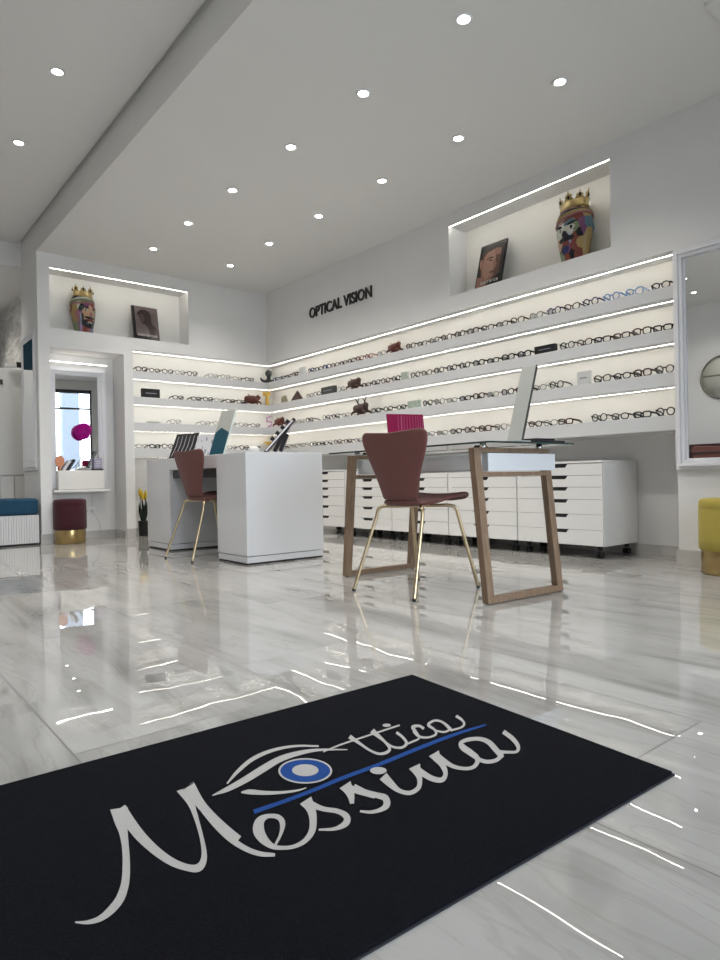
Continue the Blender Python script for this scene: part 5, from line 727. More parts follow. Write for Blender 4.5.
# ---------------------------------------------------------------- crowned ceramic head vases
HC = [mat('glaze_ochre', (0.36, 0.25, 0.10), 0.25), mat('glaze_rust', (0.20, 0.05, 0.035), 0.25), mat('glaze_teal_blue', (0.09, 0.16, 0.21), 0.25),
      mat('glaze_purple', (0.17, 0.06, 0.14), 0.25), mat('glaze_black', (0.012, 0.012, 0.018), 0.2), mat('glaze_sage', (0.18, 0.22, 0.12), 0.25),
      mat('glaze_sky_blue', (0.26, 0.36, 0.52), 0.25), mat('glaze_skin', (0.50, 0.30, 0.18), 0.3), mat('glaze_pale', (0.55, 0.55, 0.48), 0.25),
      mat('glaze_pink', (0.30, 0.12, 0.12), 0.3), mat('glaze_gold', (0.42, 0.31, 0.12), 0.3, metal=0.35), mat('glaze_navy', (0.03, 0.03, 0.12), 0.2)]
def head_vase(label, loc, rz, seeds, feats, beard, turban):
    t = thing('head_vase', label, 'vase', loc, rz)
    prof = [(0.0, .122), (0.02, .125), (0.05, .130), (0.09, .138), (0.13, .148), (0.17, .156), (0.21, .162), (0.25, .166), (0.28, .165), (0.31, .160), (0.34, .149), (0.365, .134), (0.385, .120), (0.40, .110)]
    nz, nt = 84, 120
    def rad(z):
        for (a, ra), (b, rb_) in zip(prof, prof[1:]):
            if a <= z <= b:
                q = (z-a)/(b-a); return ra+(rb_-ra)*q
        return prof[-1][1]
    def surf(th, z):
        r = rad(z)
        th = th/1.35
        g = lambda t0, z0, st, sz: math.exp(-((th-t0)/st)**2-((z-z0)/sz)**2)
        r += 0.040*g(0, 0.195, 0.10, 0.022)+0.022*g(0, 0.235, 0.08, 0.035)       # nose
        r -= 0.014*g(0.30, 0.240, 0.15, 0.018)+0.014*g(-0.30, 0.240, 0.15, 0.018)  # eye sockets
        r += 0.008*g(0.30, 0.238, 0.10, 0.010)+0.008*g(-0.30, 0.238, 0.10, 0.010)
        r += 0.012*g(0.32, 0.272, 0.20, 0.012)+0.012*g(-0.32, 0.272, 0.20, 0.012)  # brows
        r += 0.016*g(0, 0.148, 0.16, 0.010)+0.012*g(0, 0.128, 0.15, 0.009)        # lips
        r += 0.018*g(0, 0.085, 0.22, 0.028)                                       # chin
        r += 0.014*g(1.45, 0.215, 0.12, 0.035)+0.014*g(-1.45, 0.215, 0.12, 0.035)  # ears
        return r
    vs = []; fs = []; ms = []
    for i in range(nz+1):
        z = 0.40*i/nz
        for j in range(nt):
            th = -PI+2*PI*j/nt; r = surf(th, z)
            vs.append((r*math.sin(th)*0.96, -r*math.cos(th)*0.94, z))
    for i in range(nz):
        for j in range(nt):
            fs.append((i*nt+j, i*nt+(j+1) % nt, (i+1)*nt+(j+1) % nt, (i+1)*nt+j))
            th = -PI+2*PI*(j+0.5)/nt; z = 0.40*(i+0.5)/nz
            best = min(seeds, key=lambda s: ((th-s[0])*0.16)**2+(z-s[1])**2)
            mi = best[2]
            for (t0, z0, a, b, c, sl) in feats:
                t0 *= 1.35; a *= 1.35; b *= 1.3
                zz = z-z0-sl*(th-t0)
                if ((th-t0)/a)**2+(zz/b)**2 < 1: mi = c
            ms.append(mi)
    mb = MB(); 
    mb.add(vs, fs, 0, True); mb.m = ms[:]
    mb.add([vs[k] for k in range(nt)], [list(range(nt))[::-1]], 4)
    mb.add([vs[nz*nt+k] for k in range(nt)], [list(range(nt))], 4)
    mb.build('head', HC, t)
    # twisted turban band
    tbn = MB()
    for k, (zc, rr, c) in enumerate(turban):
        pts = []
        for q in range(40):
            a = 2*PI*q/40
            rt_ = rad(max(0, min(0.4, zc+0.026*math.sin(a+0.6+0.5*k))))-0.002
            pts.append((rt_*math.sin(a), -rt_*math.cos(a), zc+0.026*math.sin(a+0.6+0.5*k)))
        tbn.tube(pts, rr, 8, c, closed=True)
    tbn.build('turban', HC, t)
    # crown
    cr_ = MB(); seg = 48; inn, out = 0.112, 0.123
    cr_.lathe([(inn, 0.385), (out+0.004, 0.385), (out+0.006, 0.400), (out, 0.404), (out+0.004, 0.440), (inn+0.004, 0.440), (inn, 0.385)], seg, m=10)
    for k in range(8):
        a = 2*PI*k/8+0.2
        w = 0.36
        def P(u, z, r): return (r*math.sin(a+u), -r*math.cos(a+u), z)
        z2 = 0.44; tall = 0.058 if k % 2 == 0 else 0.045
        shape = [(-w, z2), (-w*0.62, z2+tall*0.35), (-w*0.75, z2+tall*0.6), (-w*0.35, z2+tall*0.75), (0, z2+tall), (w*0.35, z2+tall*0.75), (w*0.75, z2+tall*0.6), (w*0.62, z2+tall*0.35), (w, z2)]
        n = len(shape)
        fl = 0.18
        inner = [P(u, z, inn+0.006+(z-z2)*fl) for u, z in shape]; outer = [P(u, z, out+0.003+(z-z2)*fl) for u, z in shape]
        cr_.add(inner+outer, [list(range(n)), list(range(n, 2*n))[::-1]]+[(i, (i+1) % n, (i+1) % n+n, i+n) for i in range(n)], 10)
        cr_.ball(P(0, z2+tall+0.006, out+tall*fl), 0.0065, 10, 8, 6)
    cr_.build('crown', HC, t)
    for k in range(8):
        a = 2*PI*k/8+0.2
        c = ((out+0.008)*math.sin(a), -(out+0.008)*math.cos(a), 0.462)
        MB().ball((c[0], c[1], c[2]), 0.011, 4, 8, 6, (1, 1, 1.4)).build('jewel', [HC[4]]*5, t)
    return t
rnd = random.Random(3)
# 0 ochre 1 rust 2 teal 3 purple 4 black 5 sage 6 sky 7 skin 8 pale 9 pink 10 gold 11 navy
seedsR = [(-0.45, 0.05, 5), (0.0, 0.04, 1), (0.35, 0.06, 4), (0.75, 0.05, 1), (-0.2, 0.09, 11), (0.15, 0.09, 3), (0.5, 0.10, 1), (0.9, 0.12, 0), (1.25, 0.12, 0), (1.5, 0.06, 0),
          (-0.5, 0.15, 7), (0.25, 0.165, 6), (0.55, 0.16, 1), (0.85, 0.19, 4), (1.1, 0.21, 3), (-0.4, 0.21, 8), (0.3, 0.22, 8), (0.65, 0.235, 5), (0.95, 0.26, 3), (1.35, 0.25, 2), (1.4, 0.18, 0),
          (-0.3, 0.28, 8), (0.3, 0.29, 2), (0.8, 0.31, 1), (-0.8, 0.33, 2), (-0.2, 0.36, 0), (0.2, 0.375, 1), (0.7, 0.37, 4), (1.3, 0.34, 0), (-1.2, 0.25, 0), (-1.0, 0.15, 7), (-1.3, 0.35, 2), (-0.9, 0.06, 4),
          (2.0, 0.1, 0), (2.1, 0.25, 2), (-2.0, 0.2, 3), (-2.0, 0.05, 1), (2.9, 0.2, 5), (-2.9, 0.3, 4), (2.9, 0.05, 0)]
featR = [(0, 0.165, 0.42, 0.016, 4, 0), (0, 0.195, 0.14, 0.022, 4, 0), (0, 0.133, 0.20, 0.013, 1, 0), (0.30, 0.240, 0.15, 0.012, 8, 0), (-0.30, 0.240, 0.15, 0.012, 8, 0), (0.28, 0.240, 0.055, 0.011, 4, 0), (-0.28, 0.240, 0.055, 0.011, 4, 0),
         (0.33, 0.268, 0.24, 0.006, 4, 0.02), (-0.33, 0.268, 0.24, 0.006, 4, -0.02), (0.0, 0.09, 0.16, 0.022, 11, 0), (0.1, 0.30, 0.9, 0.007, 1, 0.03)]
hv_ = head_vase('multicoloured ceramic head vase with gold crown, in the right wall niche', (4.415, 2.745, 2.2125), R(-104), seedsR, featR, True, [(0.305, 0.009, 9), (0.322, 0.010, 0), (0.340, 0.010, 4), (0.358, 0.010, 1)])
seedsL = [(-1.3, 0.06, 5), (-0.9, 0.06, 3), (-0.4, 0.05, 1), (0.0, 0.04, 9), (0.5, 0.05, 6), (1.0, 0.06, 11), (-1.5, 0.15, 0), (-1.15, 0.17, 9), (-0.85, 0.17, 3), (-1.3, 0.28, 0), (-1.0, 0.29, 8), (-0.8, 0.27, 4),
          (-0.45, 0.22, 7), (0, 0.22, 7), (0.45, 0.22, 7), (0, 0.27, 7), (-0.3, 0.16, 7), (0.3, 0.16, 7), (0.85, 0.2, 4), (0.85, 0.27, 5), (-0.3, 0.30, 3), (0.2, 0.31, 1), (0.6, 0.31, 9), (-0.6, 0.34, 5), (0, 0.36, 5), (0.7, 0.36, 1),
          (1.3, 0.15, 0), (1.4, 0.3, 2), (1.9, 0.1, 1), (-2.0, 0.1, 5), (-2.0, 0.3, 1), (2.2, 0.3, 0), (2.8, 0.1, 3), (-2.8, 0.2, 2), (2.9, 0.35, 5)]
featL = [(0, 0.10, 0.62, 0.036, 4, 0), (0.55, 0.15, 0.16, 0.07, 4, 0), (-0.55, 0.14, 0.14, 0.05, 4, 0), (0, 0.163, 0.40, 0.012, 4, 0), (0, 0.135, 0.18, 0.014, 1, 0), (0.05, 0.115, 0.2, 0.007, 8, 0), (0, 0.2, 0.1, 0.018, 9, 0),
         (0.30, 0.240, 0.13, 0.010, 8, 0), (-0.30, 0.240, 0.13, 0.010, 8, 0), (0.30, 0.240, 0.05, 0.010, 4, 0), (-0.30, 0.240, 0.05, 0.010, 4, 0), (0.33, 0.268, 0.24, 0.006, 4, 0.02), (-0.33, 0.268, 0.24, 0.006, 4, -0.02)]
hv2 = head_vase('bearded ceramic head vase with gold crown, in the far wall niche', (2.11, 7.165, 2.1955), R(30), seedsL, featL, True, [(0.315, 0.009, 9), (0.332, 0.010, 5), (0.349, 0.010, 8), (0.364, 0.010, 4)])

hv_.scale = (1.0, 0.66, 1.03); hv2.scale = (0.9, 0.64, 0.98)

# ---------------------------------------------------------------- wall lettering
tx = bpy.data.curves.new('wall_lettering', 'FONT'); tx.body = 'OPTICAL VISION'; tx.size = 0.163; tx.extrude = 0.006; tx.offset = 0.0036
tx.align_x = 'LEFT'; tx.space_character = 1.0
to = bpy.data.objects.new('wall_lettering', tx); COL.objects.link(to); tx.materials.append(M['black'])
to.rotation_euler = (R(90), 0, R(-90)); to.location = (4.2935, 6.095, 2.455)
bpy.context.view_layer.update()
to.scale = (1.105/max(to.dimensions.x, 0.01), 1, 1)
bpy.context.view_layer.update()
me_ = bpy.data.meshes.new_from_object(to.evaluated_get(bpy.context.evaluated_depsgraph_get()))
t2_ = bpy.data.objects.new('wall_lettering', me_); COL.objects.link(t2_); t2_.matrix_world = to.matrix_world.copy()
bpy.data.objects.remove(to); to = t2_; to.name = 'wall_lettering'
tag(to, 'black raised letters reading OPTICAL VISION on the long right wall', 'lettering')

# ---------------------------------------------------------------- eyeglasses
FRAME = {'black': mat('black_acetate', (0.012, 0.012, 0.013), 0.2), 'tortoise': mat('tortoise_acetate', (0.05, 0.022, 0.011), 0.2, noise=0.6, nscale=90),
         'dark blue': mat('dark_blue_acetate', (0.02, 0.035, 0.10), 0.2), 'pale blue': mat('pale_blue_acetate', (0.16, 0.30, 0.55), 0.2),
         'red-brown': mat('red_brown_acetate', (0.20, 0.03, 0.02), 0.2), 'dark metal': mat('gunmetal_wire', (0.03, 0.03, 0.03), 0.3, metal=0.5),
         'clear grey': mat('clear_grey_acetate', (0.25, 0.25, 0.24), 0.15), 'gold-wire': mat('gold_wire', (0.35, 0.24, 0.10), 0.3, metal=0.8)}
SHAPES = {'round': (0.0235, 0.0225, 2.0), 'rectangular': (0.0265, 0.0170, 3.6), 'square': (0.0260, 0.0205, 3.0), 'oval': (0.0260, 0.0185, 2.2), 'cat-eye': (0.0265, 0.0190, 2.4)}
PROTO = {}
def outline(shape, sgn, grow=0.0, n=22):
    a, b, e = SHAPES[shape]; out = []
    for k in range(n):
        t = 2*PI*k/n; c, s = math.cos(t), math.sin(t)
        x = math.copysign(abs(c)**(2/e), c)*(a+grow); z = math.copysign(abs(s)**(2/e), s)*(b+grow)
        if shape == 'cat-eye' and z > 0: z += 0.006*(x/a+1)/2
        out.append((sgn*(x+0.034)+0, b+0.003+z))
    return out
def make_glasses(shape, colour):
    key = (shape, colour)
    m = FRAME[colour]; wire = colour in ('dark metal', 'gold-wire')
    r = 0.0021 if wire else (0.0048 if shape in ('rectangular', 'square') else 0.0040)
    t = bpy.data.objects.new('eyeglasses', None); COL.objects.link(t); t.empty_display_size = 0.05
    b = SHAPES[shape][1]
    fr = MB()
    for sg in (-1, 1):
        fr.tube([(x, 0.004*(abs(x)/0.06)**2, z) for x, z in outline(shape, sg)], r, 6, closed=True)
    zc = b+0.003
    fr.tube([(-0.0095, 0, zc+b*0.35), (0, -0.001, zc+b*0.55), (0.0095, 0, zc+b*0.35)], r*1.1, 6)
    top = zc+b*0.55
    for sg in (-1, 1):
        fr.tube([(sg*0.0585, 0.003, top), (sg*0.0655, 0.006, top)], r*1.3, 6)
    fr.build('rim', m, t)
    for sg in (-1, 1):
        P = outline(shape, sg, -0.0005)
        MB().add([(x, 0.004*(abs(x)/0.06)**2, z) for x, z in P], [list(range(len(P)))], 0, True).build('lens', M['clear'], t)
        tp = MB().tube([(sg*0.0655, 0.006, top), (sg*0.067, 0.05, top*0.93), (sg*0.066, 0.095, top*0.80), (sg*0.064, 0.118, top*0.45), (sg*0.062, 0.136, 0.006)], [r*1.1, r*1.1, r*1.1, r*1.2, r*0.8], 6, flat=(0.7, 1.3))
        tp.build('temple', m, t)
    PROTO[key] = t
    return t
first_use = set()
def place(shape, colour, x, y, z, rz, label, group):
    key = (shape, colour)
    if key not in PROTO: o = make_glasses(*key)
    else: o = copy_tree(PROTO[key])
    o.location = (x, y, z+0.001); o.rotation_euler = (0, 0, rz); o.scale = (1.0, 1.0, 1.12)
    tag(o, label, 'eyeglasses', group)
rg = random.Random(11)
WALLN = {'A': 'long wall', 'B': 'far wall'}
SHN = ['top', 'second', 'third', 'bottom']
def row(wall, lvl, ranges, pal, counter):
    z = LEVELS[lvl][1]+0.0005
    for (s0, s1, pitch, pp) in ranges:
        n = max(1, int(round((s1-s0)/pitch)))
        for k in range(n):
            s = s0+(k+0.5)*(s1-s0)/n + rg.uniform(-0.003, 0.003)
            colour = rg.choice(pp or pal); shape = rg.choice(list(SHAPES))
            i = counter[0]; counter[0] += 1
            jr = R(rg.uniform(-5, 5))
            if wall == 'A':
                lab = f'{colour} {shape} eyeglasses, {ORD[i]} from the right on the {SHN[lvl]} shelf of the long wall'
                place(shape, colour, 4.332, s, z, R(-90)+jr, lab, f'glasses on the {SHN[lvl]} shelf of the long wall')
            else:
                lab = f'{colour} {shape} eyeglasses, {ORD[i]} from the left on the {SHN[lvl]} shelf of the far wall'
                place(shape, colour, s, 7.085, z, jr, lab, f'glasses on the {SHN[lvl]} shelf of the far wall')
P0 = ['black', 'black', 'black', 'tortoise', 'dark blue', 'dark metal']
P1 = ['black', 'tortoise', 'dark metal', 'tortoise', 'black']
P2 = ['dark metal', 'black', 'dark metal', 'tortoise', 'black']
row('A', 0, [(1.975, 2.14, 0.16, ['black']), (2.155, 2.495, 0.17, ['pale blue', 'dark blue']), (2.50, 2.96, 0.158, P0), (2.96, 3.14, 0.17, ['clear grey']), (3.15, 4.55, 0.153, ['black', 'black', 'black', 'tortoise', 'dark blue']),
             (4.84, 4.97, 0.15, ['dark metal']), (5.03, 5.60, 0.145, ['red-brown', 'red-brown', 'black']), (5.60, 6.22, 0.15, P0), (6.40, 6.98, 0.15, P0)], P0, [0])
row('A', 1, [(1.975, 2.85, 0.155, P1), (3.09, 4.50, 0.150, ['black', 'black', 'tortoise', 'black']), (4.615, 5.225, 0.15, P0), (5.50, 5.65, 0.15, P1), (5.95, 6.25, 0.15, ['clear grey'])], P1, [0])
row('A', 2, [(1.965, 2.565, 0.155, P1), (2.80, 4.34, 0.155, P2), (4.53, 5.10, 0.19, ['black', 'tortoise']), (5.42, 5.95, 0.16, P2), (6.10, 6.65, 0.16, P2)], P2, [0])
row('A', 3, [(1.96, 2.60, 0.155, ['black']), (2.73, 3.28, 0.155, ['dark metal', 'tortoise']), (3.33, 4.50, 0.16, ['dark metal', 'tortoise', 'black']), (5.2, 5.75, 0.16, ['tortoise', 'dark metal']), (5.75, 6.95, 0.15, ['black', 'dark metal', 'black'])], P0, [0])
row('B', 0, [(2.62, 3.38, 0.150, ['black', 'tortoise', 'dark metal']), (3.49, 4.14, 0.150, ['black', 'dark metal'])], P0, [0])
row('B', 1, [(3.02, 3.22, 0.2, P1), (3.27, 4.02, 0.150, P1)], P1, [0])
row('B', 2, [(2.985, 3.19, 0.16, ['dark metal']), (3.37, 4.22, 0.155, ['clear grey', 'dark metal'])], P2, [0])
row('B', 3, [(2.62, 3.20, 0.150, ['black', 'dark metal']), (3.22, 4.22, 0.16, ['black', 'dark metal'])], P0, [0])

# ---------------------------------------------------------------- small displays and ornaments on the shelves
ZT = [l[1]+0.0005 for l in LEVELS]
def shelf_box(label, m, wall, s, z, w, h, mark=True, d=0.04):
    t = thing('brand_block', label, 'display block', (4.335, s, z) if wall == 'A' else (s, 7.10, z), R(-90) if wall == 'A' else 0)
    BX('block', m, (-w/2, w/2, -d/2, d/2, 0, h), t, 0.002)
    if mark: BX('mark', M['gray_print'] if m != M['palegrey'] else M['gray_print'], (-w*0.3, w*0.3, -d/2-0.0008, -d/2-0.0001, h*0.44, h*0.54), t)
    return t
shelf_box('black display block between glasses on the second shelf of the long wall, near the mirror', M['black'], 'A', 2.965, ZT[1], 0.185, 0.062)
shelf_box('pale grey acrylic display block on the third shelf of the long wall, near the mirror', M['palegrey'], 'A', 2.635, ZT[2], 0.10, 0.098)
shelf_box('dark grey display block on the second shelf of the long wall, left half', M['dark_grey'], 'A', 5.80, ZT[1], 0.25, 0.085)
shelf_box('small pale block on the second shelf of the long wall, above the magenta sign', M['palegreen'], 'A', 4.565, ZT[1], 0.07, 0.075, False)
shelf_box('pale green block on the third shelf of the long wall, above the magenta sign', M['palegreen'], 'A', 4.44, ZT[2], 0.15, 0.07, False)
shelf_box('small white block on the top shelf of the long wall, toward the corner', M['palegrey'], 'A', 6.31, ZT[0], 0.09, 0.09, False)
shelf_box('black display block at the left end of the second shelf of the far wall', M['black'], 'B', 2.80, ZT[1], 0.205, 0.10)
# lying case on far wall third shelf
cs = MB().ball((0, 0, 0.014), 0.014, 0, 16, 8, (6.2, 2.2, 1.0)).build('glasses_case', M['disc'], loc=(2.83, 7.10, ZT[2]))
tag(cs, 'slim grey glasses case lying on the third shelf of the far wall', 'glasses case')
def crab(label, wall, s, z, m, m2, sc, horns):
    """a small ceramic creature: body, head, claws or antlers, legs"""
    t = thing('ceramic_figure', label, 'figurine', (4.335, s, z) if wall == 'A' else (s, 7.11, z), R(-90) if wall == 'A' else 0)
    b = MB(); b.ball((0, 0, 0.045*sc), 0.045*sc, 0, 16, 10, (1.45, 0.8, 0.85)); b.ball((0.055*sc, -0.01, 0.065*sc), 0.022*sc, 0, 12, 8, (1.2, 0.9, 1))
    b.ball((-0.05*sc, 0, 0.05*sc), 0.028*sc, 0, 12, 8); b.build('body', m, t)
    for sx in (-1, 1):
        for q in (-1, 1):
            MB().tube([(sx*0.035*sc, q*0.018*sc, 0.03*sc), (sx*0.065*sc, q*0.028*sc, 0.022*sc), (sx*0.075*sc, q*0.03*sc, 0.003)], [0.011*sc, 0.008*sc, 0.005*sc], 7).build('leg', m, t)
    for sx, dx_ in ((-1, -0.02), (1, 0.03)):
        L_ = 0.25 if horns < 0.2 else 0.75
        h = MB().tube([(dx_*sc, 0, 0.072*sc), (dx_*sc+sx*0.014*sc, -0.005, (0.072+0.028*L_)*sc), (dx_*sc+sx*(0.02+0.03*L_)*sc, -0.008, (0.075+0.075*L_)*sc)], [0.007*sc, 0.005*sc, 0.002*sc], 6)
        if horns > 0.2: h.tube([(dx_*sc+sx*0.014*sc, -0.005, 0.093*sc), (dx_*sc-sx*0.008*sc, -0.01, 0.12*sc)], [0.004*sc, 0.002*sc], 5)
        h.build('antler', m2, t)
    return t
crab('rust-brown ceramic creature with a raised claw on the top shelf of the long wall', 'A', 4.70, ZT[0]+0.001, M['rust'], M['tan'], 1.15, 0.1)
crab('dark brown ceramic creature on the second long shelf, right of the dark grey block', 'A', 5.34, ZT[1], M['dark_brown'], M['rust'], 1.35, 0.1)
crab('dark antlered ceramic creature on the third shelf of the long wall', 'A', 5.24, ZT[2], M['dark_brown'], M['black'], 1.5, 0.35)
crab('red-brown ceramic creature beside the lilac figure on the third shelf, near the corner', 'A', 6.83, ZT[2], M['rust'], M['dark_brown'], 1.3, 0.15)
crab('red-brown ceramic creature beside the yellow pillar on the second shelf, in the corner', 'B', 4.11, ZT[1], M['rust'], M['dark_brown'], 1.4, 0.1)
# khaki shell
sh_ = MB()
for k in range(7): sh_.tube([(-0.06+0.02*k, 0, 0.004), (-0.05+0.017*k, -0.01, 0.05+0.012*math.sin(k)), (-0.035+0.012*k, 0.0, 0.085)], [0.012, 0.010, 0.004], 7)
so_ = sh_.build('ribbed_shell', M['khaki'], loc=(4.34, 6.72, ZT[1]), rz=R(-90))
tag(so_, 'khaki ribbed shell ornament on the second shelf of the long wall, near the corner', 'ornament')
# dark pyramid
py_ = MB().add([(-0.085, -0.04, 0), (0.085, -0.04, 0), (0.085, 0.04, 0), (-0.085, 0.04, 0), (0.0, 0, 0.125), (-0.03, 0, 0.10), (0.035, 0, 0.095)],
               [(3, 2, 1, 0), (0, 1, 6, 4, 5), (1, 2, 6), (2, 3, 5, 4, 6), (3, 0, 5)])
tag(py_.build('pyramid_ornament', M['dark_brown'], loc=(4.345, 6.45, ZT[1]), rz=R(-90)), 'dark brown pointed ornament beside the khaki shell on the second shelf', 'ornament')
# black bust in the corner
bu = thing('bust_figure', 'dark bust with a round head in the shelf corner, top shelf', 'figurine', (4.37, 7.135, ZT[0]), R(-40))
b = MB(); b.lathe([(0.075, 0), (0.08, 0.015), (0.06, 0.04), (0.030, 0.055), (0.022, 0.085), (0.03, 0.10)], 18); b.build('shoulders', M['black'], bu)
MB().ball((0, 0, 0.135), 0.045, 0, 16, 10, (1, 1, 1.15)).build('head', M['dark_grey'], bu)
for sx in (-1, 1): MB().tube([(sx*0.04, 0, 0.03), (sx*0.085, -0.02, 0.045), (sx*0.10, -0.03, 0.075)], [0.02, 0.015, 0.009], 8).build('arm', M['black'], bu)
# yellow pillar figure
yp = thing('pillar_ornament', 'yellow stepped pillar ornament in the shelf corner, second shelf', 'ornament', (4.335, 7.12, ZT[1]), R(-30))
BX('shaft', M['yellow'], (-0.02, 0.02, -0.02, 0.02, 0, 0.13), yp, 0.004); BX('head', M['yellow'], (-0.055, 0.04, -0.02, 0.02, 0.13, 0.175), yp, 0.004)
# lilac zigzag
zz = MB().tube([(0.03, 0, 0.15), (-0.035, 0, 0.125), (-0.03, 0, 0.085), (0.025, 0, 0.075), (0.03, 0, 0.04), (-0.02, 0, 0.012)], 0.012, 8).build('zigzag_ornament', M['pink'], loc=(4.335, 7.08, ZT[2]), rz=R(-40))
tag(zz, 'lilac pink zigzag ornament in the shelf corner, third shelf', 'ornament')
yc = MB().lathe([(0.018, 0), (0.02, 0.04), (0.022, 0.055), (0.09, 0.10), (0.094, 0.107), (0.08, 0.107), (0.016, 0.058)], 20).build('funnel_ornament', M['yellow'], loc=(4.385, 7.135, ZT[3]))
tag(yc, 'pale yellow funnel-shaped ornament in the shelf corner, bottom shelf', 'ornament')

# ---------------------------------------------------------------- tulip pot in the alcove
tp = thing('tulip_pot', 'black pot of yellow tulips on the floor between pillar and desk', 'potted plant', (2.73, 7.20, 0))
MB().lathe([(0.045, 0.0), (0.05, 0.01), (0.058, 0.16), (0.060, 0.17), (0.052, 0.17), (0.05, 0.15)], 20).build('pot', M['black'], tp)
lv = MB()
for k in range(13):
    a = k*2.4; c, s = math.cos(a), math.sin(a)
    base = Vector((0.02*c, 0.02*s, 0.15)); tip = Vector((0.05*c, 0.05*s, 0.36+0.03*(k % 3)))
    sd = Vector((-s, c, 0))*0.018; mid = (base+tip)/2+Vector((0.012*c, 0.012*s, 0))
    lv.add([base-sd*0.5, base+sd*0.5, mid+sd, tip, mid-sd], [(0, 1, 2, 3, 4)])
lv.build('leaves', M['leaf'], tp)
for k in range(5):
    a = k*2*PI/5+0.4; c, s = math.cos(a), math.sin(a); x, y = 0.032*c, 0.032*s
    h = 0.40+0.02*(k % 3)
    fl_ = MB().lathe([(0.004, h), (0.016, h+0.02), (0.018, h+0.05), (0.010, h+0.085), (0.001, h+0.10)], 10, (x, y, 0)).build('tulip', M['tulip_y'], tp)
    MB().tube([(x*0.6, y*0.6, 0.15), (x, y, h)], 0.004, 6).build('stem', M['leaf'], fl_)
tag(MB().ball((0, 0, 0.06), 0.045, 0, 12, 8, (1, 0.8, 1.3)).build('paper_bag', M['pink_mark'] if False else M['white_print'], loc=(2.80, 7.13, 0)), 'small crumpled white and pink bag beside the tulip pot', 'bag')

# ---------------------------------------------------------------- things on the white desk
def slotted_stand(label, loc, rz, w, h, tilt, n, cat='display stand'):
    t = thing('display_stand', label, cat, loc, rz)
    mx = Matrix.Rotation(tilt, 4, 'X')
    MB(mx).box(-w/2, w/2, 0, 0.012, 0, h).build('board', M['black'], t, 0.002)
    sl = MB(mx)
    for k in range(n):
        x = -w*0.36+k*w*0.72/(n-1)
        sl.prism([(x-0.012, -0.001, h*0.10), (x-0.008, -0.001, h*0.08), (x+0.012, -0.001, h*0.5), (x+0.002, -0.001, h*0.90), (x-0.002, -0.001, h*0.92), (x+0.006, -0.001, h*0.5)], (0, 0.0008, 0))
    sl.build('white_pattern', M['white_print'], t)
    BX('base', M['black'], (-w/2, w/2, -0.02, 0.10, 0, 0.006), t, 0.002)
    return t
DT = 0.8085
slotted_stand('black stand with white curved lines on the far end of the white desk', (2.42, 5.50, DT+0.004), R(-75), 0.30, 0.25, R(-24), 5)
pc = thing('printed_card', 'white card with grey print between the black stand and the teal panel', 'card', (2.52, 5.17, DT+0.002), R(-72))
mx = Matrix.Rotation(R(-12), 4, 'X')
MB(mx).box(-0.14, 0.14, 0, 0.004, 0, 0.20).build('board', M['white_print'], pc)
q = MB(mx)
for x, z, r_ in ((-0.02, 0.165, 0.010), (0.05, 0.14, 0.010), (-0.08, 0.15, 0.006), (-0.06, 0.09, 0.008), (-0.02, 0.055, 0.012), (0.07, 0.05, 0.010), (0.10, 0.10, 0.007), (0.02, 0.03, 0.008)):
    q.box(x-r_*0.7, x+r_*0.7, -0.001, -0.0001, z-r_*1.6, z+r_*1.6)
q.build('grey_print', M['gray_print'], pc)
def tall_panel(label, loc, rz, w, h, tilt, face, lower=None, edge=None):
    t = thing('leaning_display', label, 'display panel', loc, rz)
    mx = Matrix.Rotation(tilt, 4, 'X')
    MB(mx).box(-w/2, w/2, 0, 0.012, 0.004, h).build('board', face, t, 0.001)
    if edge: MB(mx).box(w/2, w/2+0.003, 0, 0.013, 0.004, h).build('side_edge', edge, t)
    if lower:
        MB(mx).prism([(-w/2+0.001, -0.0008, 0.006), (w/2-0.001, -0.0008, 0.006), (w/2-0.001, -0.0008, h*0.50), (-w*0.15, -0.0008, h*0.62), (-w/2+0.001, -0.0008, h*0.50)], (0, 0.0006, 0)).build('painted_reflection', lower, t)  # teal patch painted on as a reflection in the silver face
    BX('foot_plate', M['silver'], (-w/2, w/2+0.01, -0.05, 0.07, 0, 0.006), t, 0.002)
    return t
# panels face -x and lean back towards +x
tall_panel('tall leaning silver panel on the white desk, with a painted teal reflection', (2.49, 4.93, DT+0.004), R(-80), 0.19, 0.42, R(-20), M['silver'], M['teal'], M['sil_side'])
ez = thing('display_stand', 'black folding easel stand with white bands on the near end of the white desk', 'display stand', (2.66, 4.42, DT+0.009), R(-36))
MB(Matrix.Rotation(R(42), 4, 'Y')).box(-0.012, 0.012, -0.05, 0.05, 0.0, 0.36).build('front_board', M['black'], ez, 0.002)
MB(Matrix.Translation((0.07, 0, 0)) @ Matrix.Rotation(R(30), 4, 'Y')).box(-0.014, 0.014, -0.05, 0.05, 0.012, 0.24).build('middle_board', M['black'], ez, 0.002)
MB(Matrix.Translation((0.12, 0, 0)) @ Matrix.Rotation(R(22), 4, 'Y')).box(-0.014, 0.014, -0.05, 0.05, 0.012, 0.16).build('rear_board', M['black'], ez, 0.002)
for k in range(4):
    MB(Matrix.Rotation(R(42), 4, 'Y')).box(-0.040, -0.012, -0.045, 0.045, 0.11+0.06*k, 0.140+0.06*k).build('ledge', M['black'], ez, 0.001)
MB(Matrix.Rotation(R(42), 4, 'Y')).box(-0.008, 0.004, -0.0515, -0.0502, 0.02, 0.34).build('white_band', M['white_print'], ez)
BX('base', M['black'], (-0.03, 0.26, -0.06, 0.06, -0.008, 0.002), ez, 0.002)
cl = MB().ball((0, 0, 0.03), 0.032, 0, 14, 9, (1.5, 1.1, 0.95)).build('lens_cloth', M['palegrey'], loc=(2.52, 4.35, DT))
